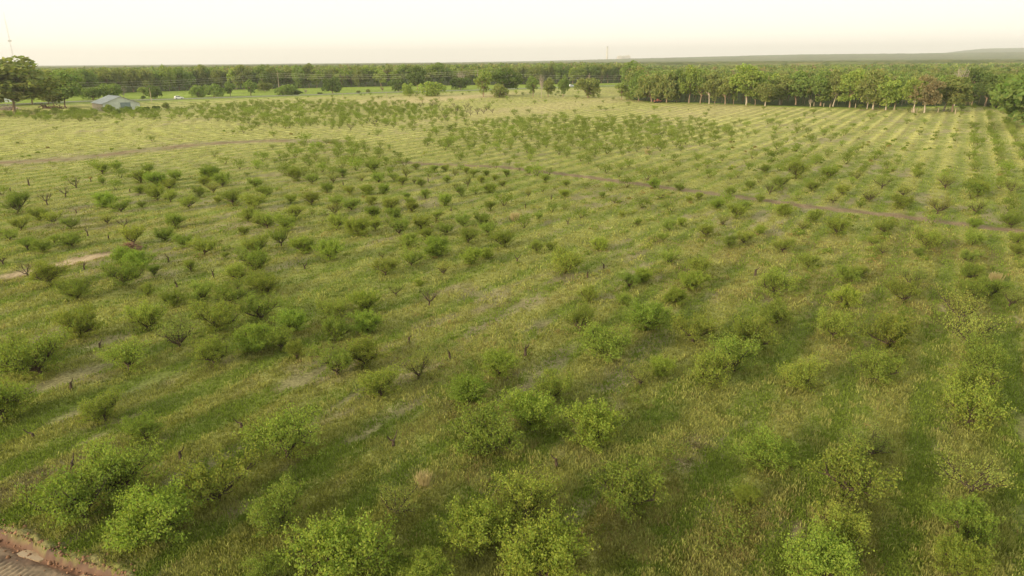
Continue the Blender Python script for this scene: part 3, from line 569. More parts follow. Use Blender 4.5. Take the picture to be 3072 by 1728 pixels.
def bigtree(x, y, z, W, H, kind, tint, bark, lean=0, rz=None, **pr):
    tm, cm = TV[kind][RND.randrange(len(TV[kind]))]; nw, nh = NOM[kind]
    e = empty(pr.pop('name', 'tree'), (x, y, z - .1), RND.uniform(0, 6.28) if rz is None else rz, **pr); e.scale = (W / nw, W / nw, H / nh)
    if lean: e.rotation_euler = (0, lean, 0)
    if bark.name not in CB: CB[bark.name] = {}
    if tm.name not in CB[bark.name]:
        t2 = tm.copy(); t2.materials.append(bark); CB[bark.name][tm.name] = t2
    link('trunk', CB[bark.name][tm.name], None, e)
    if cm is not None:
        c = link('crown', cm, None, e); g = TINT[tint]; v = RND.uniform(.88, 1.12); c.color = (g[0] * v, g[1] * v, g[2] * v, 1)
    return e
CB = {}
# zoom windows: Z1 (0,100), Z2 (760,100), Z3 (1520,100), Z4 (2272,100); x, y of foot, width, height in window px, kind, tint, bark, lean, label
BT = [
 (0, 145, 780, 580, 520, 'full', 'olive', 'o', 0, 'tree', 'huge olive green shade tree at the left edge beside the junk pile'),
 (0, 630, 715, 290, 335, 'full', 'green', 'o', 0, 'tree', 'dense round green tree left of the metal barn'),
 (0, 525, 720, 170, 250, 'full', 'olive', 'o', 0, 'tree', 'smaller dark trunked tree touching the round tree left of the barn'),
 (0, 315, 690, 300, 330, 'full', 'olive', 'o', 0, 'tree', 'olive tree standing just behind the huge left shade tree'),
 (0, -60, 700, 260, 440, 'full', 'green', 'o', 0, 'tree', 'tall green tree cut by the left edge of the picture'),
 (0, 900, 640, 200, 120, 'shrub', 'green', 'o', 0, 'bush', 'long dark green bush behind the barn roof at left'),
 (0, 1080, 635, 200, 150, 'shrub', 'green', 'o', 0, 'bush', 'tallest dark green bush right behind the barn'),
 (0, 1200, 630, 110, 130, 'bare', 'grey', 'p', 0, 'tree', 'small leafless grey tree behind the barn'),
 (0, 1390, 595, 90, 80, 'shrub', 'fresh', 'o', 0, 'bush', 'light green shrub on the far verge left of the wooden pole'),
 (0, 1505, 630, 135, 120, 'shrub', 'dark', 'o', 0, 'bush', 'round dark bush beside the short wooden pole'),
 (0, 1385, 635, 45, 35, 'shrub', 'dark', 'o', 0, 'bush', 'tiny dark shrub by the road near the short pole'),
 (0, 1920, 615, 150, 105, 'shrub', 'green', 'o', 0, 'bush', 'left half of the double bush behind the white car'),
 (0, 2070, 615, 180, 120, 'shrub', 'green', 'o', 0, 'bush', 'right half of the double bush beyond the white car'),
 (0, 2230, 608, 100, 150, 'slim', 'green', 'o', 0, 'tree', 'narrow dark green tree beyond the road, leftmost of two'),
 (0, 2425, 602, 130, 160, 'slim', 'green', 'o', 0, 'tree', 'narrow dark green tree beyond the road, right of its twin'),
 (0, 2560, 565, 120, 90, 'shrub', 'olive', 'o', 0, 'bush', 'olive bush on the meadow edge left of the tall pole'),
 (0, 1060, 762, 95, 70, 'shrub', 'fresh', 'o', 0, 'bush', 'bright green bush growing against the barn front corner'),
 (0, 1145, 782, 55, 45, 'shrub', 'dark', 'o', 0, 'bush', 'small dark shrub in front of the barn door'),
 (0, 1240, 755, 70, 50, 'shrub', 'green', 'o', 0, 'bush', 'low green shrub below the right end of the barn'),
 (0, 1360, 765, 100, 60, 'shrub', 'fresh', 'o', 0, 'bush', 'low light green shrub just right of the barn'),
 (0, 1420, 745, 50, 40, 'shrub', 'dark', 'o', 0, 'bush', 'little dark shrub right of the barn'),
 (0, 1510, 742, 60, 45, 'shrub', 'dark', 'o', 0, 'bush', 'dark shrub between barn and orchard thicket'),
 (0, 1610, 742, 70, 80, 'shrub', 'olive', 'o', 0, 'bush', 'taller olive shrub on the verge below the white car'),
 (760, 330, 600, 220, 95, 'shrub', 'green', 'o', 0, 'bush', 'wide green bush at the foot of the tall left power pole'),
 (760, 430, 597, 90, 45, 'shrub', 'dark', 'o', 0, 'bush', 'low dark bush right of the tall left power pole'),
 (760, 510, 590, 60, 60, 'bare', 'grey', 'p', 0, 'tree', 'small twiggy shrub on the verge by the tall left pole'),
 (760, 640, 588, 55, 20, 'shrub', 'dark', 'o', 0, 'bush', 'tiny dark bush left of the solitary round roadside tree'),
 (760, 768, 582, 165, 150, 'shrub', 'dark', 'o', 0, 'tree', 'solitary dark round tree beside the road left of centre'),
 (760, 1110, 575, 40, 38, 'shrub', 'olive', 'o', 0, 'bush', 'small olive shrub alone on the far verge'),
 (760, 1015, 580, 36, 30, 'shrub', 'olive', 'o', 0, 'bush', 'smallest olive shrub alone on the far verge'),
 (760, 1245, 568, 70, 55, 'bare', 'dark', 'o', 0, 'tree', 'small dark leaning snag in the meadow'),
 (760, 1400, 562, 160, 120, 'shrub', 'dark', 'o', 0, 'tree', 'dark bushy tree left behind the pale willow pair'),
 (760, 1590, 560, 170, 230, 'oak', 'dark', 'o', 0, 'tree', 'dark tree rising behind the two pale willows'),
 (760, 1500, 600, 120, 110, 'willow', 'fresh', 'o', 0, 'tree', 'smaller pale round willow near the wheat coloured patch'),
 (760, 1715, 606, 240, 150, 'willow', 'fresh', 'o', 0, 'tree', 'larger pale round willow near the wheat coloured patch'),
 (760, 2000, 545, 170, 120, 'shrub', 'dark', 'o', 0, 'tree', 'dark bushy tree between the willow and the centre pole'),
 (760, 2225, 615, 170, 255, 'slim', 'fresh', 'o', 0, 'tree', 'tall yellow green tree at the centre power pole'),
 (760, 2380, 620, 160, 120, 'shrub', 'olive', 'o', 0, 'tree', 'low olive bush beneath the leaning dark tree at centre'),
 (760, 2440, 600, 260, 250, 'oak', 'dark', 'p', 0, 'tree', 'dark spreading tree leaning right at centre behind the low bush'),
 (1520, 255, 615, 120, 200, 'slim', 'green', 'o', 0, 'tree', 'leafy tree left of the two white dead trunks'),
 (1520, 335, 625, 75, 235, 'bare', 'grey', 'p', 0, 'tree', 'white dead double trunk standing bare among the roadside trees'),
 (1520, 400, 614, 135, 190, 'slim', 'olive', 'o', 0, 'tree', 'olive tree right of the white dead trunks'),
 (1520, 545, 618, 110, 215, 'slim', 'green', 'o', 0, 'tree', 'narrow upright tree between the dead trunks and the round oak'),
 (1520, 785, 622, 235, 195, 'shrub', 'olive', 'o', 0, 'tree', 'isolated round olive oak at the far field edge right of centre'),
 (1520, 1110, 640, 120, 180, 'slim', 'pale', 'o', 0, 'tree', 'pale tapering tree at the left end of the right wood'),
 (1520, 1190, 640, 90, 80, 'shrub', 'fresh', 'o', 0, 'bush', 'light green shrub under the left end of the right wood'),
]
FW = [  # front line of the wood at right, from left
 (1520, 1275, 650, 210, 230, 'shrub', 'green', 'o', 0, 'broad green'), (1520, 1400, 662, 270, 265, 'shrub', 'olive', 'o', 0, 'wide dull olive'), (1520, 1545, 668, 240, 270, 'shrub', 'olive', 'o', 0, 'thick drooping olive'),
 (1520, 1640, 668, 180, 300, 'oak', 'dark', 'o', 0, 'tall dark'), (1520, 1760, 672, 210, 340, 'oak', 'fresh', 'o', 0, 'tall fresh green'), (1520, 1870, 675, 180, 300, 'oak', 'green', 'o', 0, 'deep green'),
 (1520, 1955, 680, 190, 320, 'oak', 'olive', 'p', 0, 'olive crowned pale trunked'), (1520, 2010, 682, 110, 250, 'slim', 'olive', 'o', 0, 'slim olive'), (1520, 2110, 685, 190, 280, 'oak', 'olive', 'o', 0, 'rounded olive'),
 (1520, 2190, 687, 100, 240, 'slim', 'green', 'o', 0, 'slim green'), (1520, 2315, 693, 290, 370, 'oak', 'fresh', 'p', 0, 'big bright green pale trunked'), (1520, 2400, 694, 120, 220, 'oak', 'green', 'o', 0, 'shorter green'), (1520, 2495, 700, 180, 230, 'oak', 'olive', 'p', 0, 'small olive orange trunked'),
 (2272, 75, 702, 140, 230, 'oak', 'olive', 'p', 0, 'small tan leaved'), (2272, 215, 690, 230, 290, 'oak', 'olive', 'p', 0, 'forked white trunked'), (2272, 370, 690, 260, 310, 'oak', 'green', 'o', 0, 'dark bushy'),
 (2272, 510, 712, 60, 90, 'bare', 'grey', 'p', 0, 'short bare grey'), (2272, 610, 700, 250, 320, 'oak', 'green', 'o', 0, 'broad mid green'), (2272, 730, 706, 200, 330, 'oak', 'olive', 'p', .10, 'leaning white trunked'), (2272, 890, 716, 240, 345, 'oak', 'fresh', 'o', 0, 'bright yellow green'),
 (2272, 1060, 730, 150, 330, 'oak', 'olive', 'p', 0, 'narrow olive'), (2272, 1115, 733, 260, 370, 'oak', 'olive', 'p', 0, 'large olive thick trunked'), (2272, 1180, 720, 130, 260, 'slim', 'green', 'o', 0, 'half hidden green'), (2272, 1240, 740, 215, 330, 'slim', 'fresh', 'p', 0, 'tall bright green ragged'),
 (2272, 1330, 722, 160, 280, 'oak', 'green', 'o', 0, 'shaded green'), (2272, 1505, 762, 210, 340, 'oak', 'fresh', 'p', 0, 'bright green multi trunked'), (2272, 1612, 766, 230, 345, 'oak', 'brown', 'p', 0, 'reddish brown leaved'), (2272, 1800, 748, 280, 350, 'oak', 'green', 'p', .12, 'right leaning green'),
 (2272, 1880, 756, 270, 330, 'oak', 'olive', 'o', 0, 'rounded dark trunked'), (2272, 1900, 700, 240, 380, 'bare', 'grey', 'p', 0, 'large bare pinkish'), (2272, 2070, 700, 240, 350, 'oak', 'dark', 'o', 0, 'deep shaded'), (2272, 2200, 706, 220, 330, 'oak', 'dark', 'o', 0, 'dark backed'),
 (2272, 2400, 720, 300, 340, 'oak', 'green', 'o', 0, 'wide green'), (2272, 2640, 900, 640, 500, 'shrub', 'green', 'p', 0, 'huge broad green'), (2272, 2800, 860, 520, 520, 'oak', 'olive', 'p', 0, 'huge olive'),
]
def dims(fx, fy, wz, hz):
    x, y, z, t = ground_at(fx, fy); k = PX / 3 / FOC * t; return x, y, z, wz * k, hz * k * 1.02
for i, (ox, zx, zy, wz, hz, kind, tint, bk, lean, nm, lab) in enumerate(BT):
    x, y, z, W, H = dims(ox + zx * PX, 100 + zy * PX, wz, hz)
    bigtree(x, y, z, W, H, kind, tint, M_pale if bk == 'p' else M_oak, lean, name=nm, label=lab, category=nm)
for i, (ox, zx, zy, wz, hz, kind, tint, bk, lean, lk) in enumerate(FW):
    x, y, z, W, H = dims(ox + zx * PX, 100 + zy * PX, wz, hz)
    nxt = 'at the right edge of the picture' if i > 32 else f'front line of the right wood, {["left end", "left part", "middle", "right part", "right end"][min(4, i * 5 // 33)]}'
    bigtree(x, y, z, W, H, kind, tint, M_pale if bk == 'p' else M_oak, lean, name='tree', label=f'{lk} tree {nxt}', category='tree', group='front trees of the right wood')
# far wood edge beyond the meadow: one tree after another
def wood_h(th): return 19.5 - 5.0 * float(sstep(math.radians(9.5), math.radians(11.5), np.array(th)))
fe = []; th = math.radians(-42)
while th < math.radians(10.3):
    r = float(woodE(th)) + RND.uniform(0, 14); W = RND.uniform(8.5, 15); fe.append((th, r, W)); th += W * .62 / r
DSC = dict(olive='olive', green='mid green', dark='dark green', fresh='fresh yellow green', brown='brownish', grey='bare grey')
tints_fe = [RND.choices(['olive', 'green', 'dark', 'fresh', 'brown', 'grey'], [30, 28, 12, 22, 4, 4])[0] for _ in fe]
cnt = {}
tot = {t_: tints_fe.count(t_) for t_ in set(tints_fe)}
WORDS = 'first second third fourth fifth sixth seventh eighth ninth tenth eleventh twelfth thirteenth fourteenth fifteenth sixteenth seventeenth eighteenth nineteenth twentieth'.split()
def numword(n):
    if n < 20: return WORDS[n]
    return 'twenty ' + WORDS[n - 20] if n < 29 else 'thirty ' + WORDS[min(n - 30, 8)] if n > 29 else 'thirtieth'
for (th, r, W), tn in zip(fe, tints_fe):
    x, y = r * math.sin(th), r * math.cos(th); i = cnt.get(tn, 0); cnt[tn] = i + 1
    H = min(wood_h(th) * RND.uniform(.72, 1.12), 23.5)
    bigtree(x, y, float(terr(x, y)), W, H, 'bare' if tn == 'grey' else RND.choice(['oak', 'oak', 'slim', 'shrub']), tn, M_oak if tn != 'grey' else M_pale, name='tree',
            label=f'{numword(i)} {DSC[tn]} tree from left along the wood edge beyond the meadow', category='tree', group='trees along the wood edge beyond the meadow')
print('edge trees', len(fe))
# ------------------------------------------------------------------ the woods behind (uncountable)
def far_wood():
    VV, TT = [], []
    def ring(r0, r1, sp, nq, lsz):
        area = .5 * (r1 ** 2 - r0 ** 2) * 1.75; n = int(area / sp ** 2)
        r = np.sqrt(rng.uniform(r0 ** 2, r1 ** 2, n)); th = rng.uniform(-.86, .86, n); e = woodE(th) + 9
        ok = r > e; r, th = r[ok], th[ok]; n = len(r)
        x, y = r * np.sin(th), r * np.cos(th); z = terr(x, y)
        H = (19.5 - 5.0 * sstep(math.radians(9.5), math.radians(11.5), th) - 3 * sstep(900, 1600, r)) * rng.uniform(.72, 1.1, n) * (.85 + .3 * fbm(x / 60, y / 60, 401)); W = rng.uniform(4.0, 7.0, n)
        nl = 7; lo = rng.normal(0, 1, (n, nl, 3)); lo /= np.linalg.norm(lo, axis=2, keepdims=True); lo *= rng.uniform(.3, .75, (n, nl, 1)); lo[..., 2] = np.abs(lo[..., 2]) * .9 - .15
        per = nq // nl; d = rng.normal(0, 1, (n, nl, per, 3)); d /= np.linalg.norm(d, axis=3, keepdims=True); d[..., 2] = np.where(d[..., 2] < -.4, -d[..., 2], d[..., 2])
        p = lo[:, :, None, :] + d * rng.uniform(.26, .42, (n, nl, per, 1))
        Rz = H * .46
        P = np.stack([p[..., 0] * W[:, None, None] + x[:, None, None], p[..., 1] * W[:, None, None] + y[:, None, None], p[..., 2] * Rz[:, None, None] + (z + H - Rz)[:, None, None]], -1).reshape(-1, 3)
        pal = np.array([TINT[k_] for k_ in ('olive', 'green', 'dark', 'fresh', 'brown')]); pi = rng.choice(5, n, p=[.40, .27, .15, .11, .07])
        g = pal[pi] * rng.uniform(.8, 1.12, (n, 1)) * (.72 + .5 * fbm(x / 70, y / 70, 441))[:, None]; V, F, T = rhombi(P, lsz, np.repeat(g, nl * per, 0) * leaf_tint(len(P), .25)); VV.append(V); TT.append(T)
        print('wood ring', r0, n, len(P))
    ring(250, 640, 7.5, 210, .62); ring(640, 1050, 9.0, 84, 1.0); ring(1050, 1900, 13, 42, 2.0)
    V = np.concatenate(VV); link('distant_wood', mesh_np('distant_wood', V, np.arange(len(V)).reshape(-1, 4), np.concatenate(TT)), M_leaf, kind='stuff', label='mass of green and olive woodland behind the first trees')
    # trunks seen inside the near edge of the wood
    n = 220; th = rng.uniform(math.radians(10.6), math.radians(44), n); r = woodE(th) + rng.uniform(8, 60, n); x, y = r * np.sin(th), r * np.cos(th); z = terr(x, y); w_ = rng.uniform(.08, .18, n)
    VT = []
    for (ax, ay) in ((1, 0), (0, 1)):
        VT.append(np.stack([np.stack([x - ax * w_, y - ay * w_, z - .2], 1), np.stack([x + ax * w_, y + ay * w_, z - .2], 1), np.stack([x + ax * w_ * .5 + 1, y + ay * w_ * .5, z + 9], 1), np.stack([x - ax * w_ * .5 + 1, y - ay * w_ * .5, z + 9], 1)], 1).reshape(-1, 3))
    V = np.concatenate(VT); link('wood_trunks', mesh_np('wood_trunks', V, np.arange(len(V)).reshape(-1, 4)), M_oak, kind='stuff', label='many tree trunks standing inside the edge of the right wood')
    # canopy out to the horizon
    a = np.radians(np.linspace(-60, 60, 900)); r = 1750 * (16500 / 1750) ** np.linspace(0, 1, 260); A_, R_ = np.meshgrid(a, r, indexing='ij'); x, y = R_ * np.sin(A_), R_ * np.cos(A_)
    sc_ = np.maximum(12, R_ / 130); z = terr(x, y) + 9.5 + 5.5 * fbm(x / 26, y / 26, 411) + 5 * (vnoise(x / 90, y / 90, 415) - .5) + 3.0 * (vnoise(x / 9, y / 9, 417) - .5) * (1 - sstep(3000, 6000, R_))
    open_ = sstep(.70, .74, fbm(x / 420, y / 900, 421)) * (R_ > 2300); z = z - 9 * open_
    z[:, 0] -= 12
    pal = np.array([TINT[k_] for k_ in ('olive', 'green', 'dark', 'olive')]); pi = (vnoise(x / 40, y / 60, 431) * 3.99).astype(int); c = pal[pi] * [.62, .56, .62] * (.7 + .5 * fbm(x / 15, y / 15, 433))[..., None]  # leaf colours darkened to stand in for the crowns' self-shadow
    c = c * (1 - open_[..., None]) + C['meadow'] * open_[..., None]
    i_ = np.arange(x.size).reshape(x.shape); F = np.stack([i_[:-1, :-1], i_[:-1, 1:], i_[1:, 1:], i_[1:, :-1]], -1).reshape(-1, 4)
    m, nt, N, L, P = node_mat('canopy'); at_ = N.new('ShaderNodeAttribute'); at_.attribute_name = 'tint'; L.new(at_.outputs['Color'], P.inputs['Base Color']); P.inputs['Roughness'].default_value = 1; P.inputs['Specular IOR Level'].default_value = 0
    link('distant_forest', mesh_np('distant_forest', np.stack([x, y, z], -1).reshape(-1, 3), F, c.reshape(-1, 3)), m, kind='stuff', label='dark forest canopy stretching to the hazy horizon')
far_wood()
# ------------------------------------------------------------------ highway
def road():
    P = [Vector(ground_at(*p)[:2]) for p in ROADP]; pts = []
    for i in range(len(P) - 1):
        for k_ in range(12):
            t = k_ / 12; p0, p1, p2, p3 = P[max(i - 1, 0)], P[i], P[i + 1], P[min(i + 2, len(P) - 1)]
            pts.append(.5 * ((2 * p1) + (-p0 + p2) * t + (2 * p0 - 5 * p1 + 4 * p2 - p3) * t * t + (-p0 + 3 * p1 - 3 * p2 + p3) * t ** 3))
    pts.append(P[-1]); n = len(pts); nor = []
    for i in range(n):
        d = (pts[min(i + 1, n - 1)] - pts[max(i - 1, 0)]).normalized(); nor.append(Vector((-d.y, d.x)))
    def zz(p): return float(terr(p.x, p.y)) + .45
    def strip(o0, o1, dz, skirt=False):
        mb = MB(); V = []
        offs = ([(o0 - 3.5, -1.2)] if skirt else []) + [(o0, dz), (o1, dz)] + ([(o1 + 3.5, -1.2)] if skirt else [])
        for p, q in zip(pts, nor):
            for o, z in offs: e = p + q * o; V.append((e.x, e.y, zz(p) + z))
        m_ = len(offs); mb.add(V, [(i * m_ + j, i * m_ + j + 1, (i + 1) * m_ + j + 1, (i + 1) * m_ + j) for i in range(n - 1) for j in range(m_ - 1)]); return mb
    strip(-7.2, 7.2, -.01, True).link('road_verge', plain_mat('verge_grass', (.17, .21, .045), .95, .3, .5), kind='structure', label='grassy shoulders of the highway')
    strip(-4.6, 4.6, .02).link('road', plain_mat('asphalt', (.17, .165, .155), .9, .12, .4), kind='structure', label='grey two lane highway crossing beyond the orchard')
    for o in (-3.7, 3.7, -.12, .12):
        strip(o - .07, o + .07, .026).link('road_marking', plain_mat('road_paint', (.75, .72, .62) if abs(o) > 1 else (.7, .5, .08), .7, .1), kind='structure', label='white edge line of the highway' if abs(o) > 1 else 'yellow centre line of the highway')
    return pts, nor, zz
rp, rn, rz_ = road()
# ------------------------------------------------------------------ cars
def car(fx, fy, paint, name, label, off):
    g = ground_at(fx, fy); i = min(range(len(rp)), key=lambda i: abs(math.atan2(rp[i].x, rp[i].y) - math.atan2(g[0], g[1])))
    p = rp[i] + rn[i] * off; d = (rp[i + 1] - rp[i - 1]).normalized(); e = empty(name, (p.x, p.y, rz_(rp[i]) + .02), math.atan2(d.y, d.x), label=label, category='car', group='cars on the highway')
    e.scale = (1.15, 1.15, 1.15)
    prof = [(-2.35, .38), (-2.4, .75), (-2.3, 1.05), (-2.05, 1.6), (-1.7, 1.72), (.35, 1.70), (.75, 1.55), (1.25, 1.12), (2.1, 1.0), (2.38, .8), (2.4, .42), (1.9, .30), (-1.9, .30)]
    mb = MB(); n = len(prof); hw = lambda z: .92 if z < 1.1 else .74
    mb.add([(x, -hw(z), z) for x, z in prof] + [(x, hw(z), z) for x, z in prof], [tuple(range(n)), tuple(reversed(range(n, 2 * n)))] + [(i, i + n, (i + 1) % n + n, (i + 1) % n) for i in range(n)])
    mb.link('body', plain_mat('car_paint_' + name, paint, .3, .03), e)
    gl = plain_mat('car_glass', (.03, .035, .04), .1, .1)
    for s in (-1, 1):
        w_ = MB(); q = [(-1.75, 1.16), (-1.6, 1.58), (-.72, 1.62), (-.72, 1.16)]; q2 = [(-.64, 1.16), (-.64, 1.62), (.3, 1.62), (.98, 1.2), (.98, 1.16)]
        for qq in (q, q2): w_.add([(x, s * (.925 - (z - 1.1) * .32 + .0), z) for x, z in qq] , [tuple(range(len(qq)))])
        w_.link('window', gl, e)
    w_ = MB(); w_.add([(1.27, -.78, 1.14), (1.27, .78, 1.14), (.74, .66, 1.585), (.74, -.66, 1.585)], [(0, 1, 2, 3)]); w_.link('windscreen', gl, e)
    for x in (-1.45, 1.45):
        for s in (-1, 1):
            t = MB(); t.tube([(x, s * .72, .34), (x, s * .95, .34)], .34, 14); wh = t.link('wheel', plain_mat('tyre', (.02, .02, .02), .9, .1), e)
            t = MB(); t.tube([(x, s * .90, .34), (x, s * .96, .34)], .2, 10); t.link('rim', plain_mat('rim_metal', (.5, .5, .5), .4, .1, metal=.8), wh)
    for s in (-1, 1):
        t = MB(); t.box(2.33, 2.43, s * .7 - .15, s * .7 + .15, .68, .84); t.link('headlight', plain_mat('lamp_glass', (.8, .8, .75), .2, .05), e)
        t = MB(); t.box(-2.42, -2.32, s * .75 - .1, s * .75 + .1, .85, 1.1); t.link('tail_light', plain_mat('red_lamp', (.5, .02, .02), .3, .1), e)
car(531, 300, (.85, .85, .83), 'car', 'white car driving along the highway at left', -1.9)
car(1719, 262, (.62, .66, .70), 'car', 'pale silver car on the highway right of centre', 1.9)
# ------------------------------------------------------------------ metal barn
def barn():
    x, y, z, t = ground_at(311, 333); fr = math.atan2(x, y)
    e = empty('barn', (x, y, z), -fr + math.radians(13), label='old grey corrugated metal barn with a wide low gable', category='barn')
    Wd, Ln, EH, RH = 17.0, 21.0, 3.4, 6.6
    met = plain_mat('corrugated_wall', (.62, .655, .59), .6, scale=.5, col2=(.46, .49, .44), wave=('X', 5.0), bump=.6)
    met2 = plain_mat('corrugated_side', (.60, .50, .42), .6, scale=.5, col2=(.42, .34, .28), wave=('Y', 5.0), bump=.6)
    roofm = plain_mat('corrugated_roof', (.36, .375, .385), .5, scale=.35, col2=(.25, .265, .27), wave=('Y', 4.0), bump=.6)
    a = MB(); a.add([(0, 0, -.5), (Wd, 0, -.5), (Wd, 0, EH * .9), (Wd / 2, 0, RH), (0, 0, EH)], [(0, 1, 2, 3, 4)])
    a.add([(0, .15, -.5), (Wd, .15, -.5), (Wd, .15, EH * .9), (Wd / 2, .15, RH), (0, .15, EH)], [(4, 3, 2, 1, 0)]); a.link('front_wall', met, e)
    a = MB(); a.add([(0, Ln, -.5), (Wd, Ln, -.5), (Wd, Ln, EH * .9), (Wd / 2, Ln, RH), (0, Ln, EH)], [(4, 3, 2, 1, 0)]); a.link('back_wall', met, e)
    a = MB(); a.box(-.02, .12, .16, Ln - .01, -.5, EH - .06); a.link('side_wall', met2, e)
    a = MB(); a.box(Wd - .12, Wd + .02, .16, Ln - .01, -.5, EH * .9 - .06); a.link('side_wall', met, e)
    for s in (0, 1):
        a = MB(); x0, z0 = ((-.55, EH - .2) if s == 0 else (Wd + .6, EH * .9 - .2)); x1, z1 = Wd / 2, RH + .06
        a.add([(x0, -.5, z0), (x1, -.5, z1), (x1, Ln + .4, z1), (x0, Ln + .4, z0), (x0, -.5, z0 + .14), (x1, -.5, z1 + .14), (x1, Ln + .4, z1 + .14), (x0, Ln + .4, z0 + .14)],
              [(0, 3, 2, 1), (4, 5, 6, 7), (0, 1, 5, 4), (1, 2, 6, 5), (2, 3, 7, 6), (3, 0, 4, 7)]); rf = a.link('roof', roofm, e)
        if s == 0:
            a = MB(); a.tube([(Wd / 2, -.55, RH + .2), (Wd / 2, Ln + .45, RH + .2)], .14, 6); a.link('ridge_cap', roofm, rf)
    dm = plain_mat('door_metal', (.22, .28, .29), .6, scale=.6, col2=(.16, .20, .21), wave=('X', 6.0), bump=.5)
    d_ = MB(); d_.box(8.0, 10.3, -.12, -.02, -.3, 3.5); dd = d_.link('door', dm, e)
    d_ = MB(); d_.box(10.38, 12.7, -.12, -.02, -.3, 3.5); d_.link('door', dm, e)
    d_ = MB(); d_.box(7.8, 12.9, -.2, -.03, 3.52, 3.68); d_.link('door_rail', dm, e)
barn()
# ------------------------------------------------------------------ poles and wires
def pole(fx, fy, H, label, arm=True, dist=None):
    if dist:
        d = ray(fx, fy); k_ = dist / math.hypot(d.x, d.y); x, y = d.x * k_, d.y * k_; z = float(terr(x, y))
    else: x, y, z, t = ground_at(fx, fy)
    e = empty('utility_pole', (x, y, z), 0, label=label, category='utility pole', group='wooden utility poles along the highway')
    mb = MB(); mb.tube([(0, 0, -1), (0, 0, H * .5), (0, 0, H)], [.24, .20, .15], 8); mb.link('pole', M_wood, e, True)
    if arm:
        mb = MB(); mb.box(-1.2, 1.2, -.08, .08, H - 3.0, H - 2.8); ca = mb.link('crossarm', M_wood, e)
        for o in (-1.1, 1.1):
            mb = MB(); mb.tube([(o, 0, H - 2.8), (o, 0, H - 2.5)], .09, 6); mb.link('insulator', plain_mat('porcelain', (.5, .45, .4), .3, .1), ca)
    return Vector((x, y, z)), H
pl = [pole(-160, 285, 16, 'utility pole out at the left edge', True, 520), pole(838, 271, 16.5, 'tall pale wooden pole above the wide bush left of centre', True),
      pole(1433, 250, 17.5, 'tall wooden pole behind the yellow green tree at centre', True, 600), pole(1767, 258, 12, 'wooden pole behind the round oak right of centre', True, 640), pole(1900, 256, 12.5, 'wooden pole just at the left end of the right wood', True, 660)]
pole(455, 306, 8.8, 'short leaning wooden pole by the road beside the round dark bush', False)
pole(1535, 262, 13, 'grey utility pole in front of the wood right of the centre tree', True, 690)
M_wire = plain_mat('aluminium_wire', (.62, .58, .42), .5, .05)
for i in range(len(pl) - 1):
    (a, ha), (b, hb) = pl[i], pl[i + 1]
    for j, (dz, o) in enumerate(((-2.5, 0), (-4.0, -1.1), (-5.6, 1.1))):
        p0 = a + Vector((o, 0, ha + dz)); p1 = b + Vector((o, 0, hb + dz)); sag = (p1 - p0).length * .014
        mb = MB(); mb.tube([p0.lerp(p1, t / 16) - Vector((0, 0, 4 * sag * (t / 16) * (1 - t / 16))) for t in range(17)], .045, 4)
        mb.link('power_line', M_wire, label=f'{["top", "middle", "lowest"][j]} power line, {["left", "left centre", "centre", "right"][i]} span before the woods', category='power line', group='power lines strung above the highway')
# ------------------------------------------------------------------ radio mast
def mast():
    D = 900.; d = ray(44, 190); k_ = D / math.hypot(d.x, d.y); x, y = d.x * k_, d.y * k_; H = 66.
    e = empty('radio_mast', (x, y, float(terr(x, y))), .3, label='thin lattice radio mast rising above the left trees', category='mast')
    m = plain_mat('mast_steel', (.58, .54, .50), .6, .1); mb = MB(); r = .55
    L_ = [(r * math.cos(a), r * math.sin(a)) for a in (0, 2.094, 4.189)]
    for (a, b) in L_: mb.tube([(a, b, 0), (a, b, H)], .06, 4)
    for k_ in range(int(H / 2)):
        for i in range(3):
            a, b = L_[i], L_[(i + 1) % 3]; mb.tube([(*a, k_ * 2.), (*b, k_ * 2. + 2)], .03, 3)
    mb.link('lattice', m, e); mb = MB(); mb.tube([(0, 0, H), (0, 0, H + 7)], [.14, .05], 5); mb.link('antenna', m, e)
    mb = MB(); mb.box(-1.5, 1.5, -.3, .3, 45, 46.2); mb.link('antenna_platform', m, e)
mast()
# ------------------------------------------------------------------ power station far away
def station():
    def place(fx, D):
        d = ray(fx, 180); k_ = D / math.hypot(d.x, d.y); x, y = d.x * k_, d.y * k_; return x, y, float(terr(x, y))
    m = plain_mat('pale_concrete', (.62, .56, .50), .8, .12, .01)
    x, y, z = place(1821, 8600); e = empty('chimney', (x, y, z), 0, label='slender pale power station chimney on the horizon', category='chimney')
    mb = MB(); mb.tube([(0, 0, -20), (0, 0, 80), (0, 0, 150)], [13, 10, 8.5], 14); mb.link('shaft', m, e)
    mb = MB(); mb.tube([(0, 0, 150), (0, 0, 156)], [9.5, 9.5], 14); mb.link('rim', plain_mat('dark_rim', (.2, .17, .16), .8, .1), e)
    nm = ['leftmost', 'middle', 'rightmost']
    for i, (fx, Wd, Hh) in enumerate([(1858, 52, 50), (1868, 60, 48), (1882, 60, 52)]):
        x, y, z = place(fx, 8700 + 40 * i); e = empty('boiler_house', (x, y, z), .2, label=f'{nm[i]} pale boiler building of the power station on the horizon', category='building', group='power station buildings on the horizon')
        mb = MB(); mb.box(-Wd / 2, Wd / 2, -25, 25, -20, Hh * .8); mb.link('hall', m, e)
        mb = MB(); mb.box(-Wd * .36, Wd * .36, -18, 18, Hh * .8, Hh); mb.link('upper_storey', m, e)
        mb = MB(); mb.tube([(Wd * .2, 0, Hh), (Wd * .2, 0, Hh + 8)], 4, 8); mb.link('vent', m, e)
station()
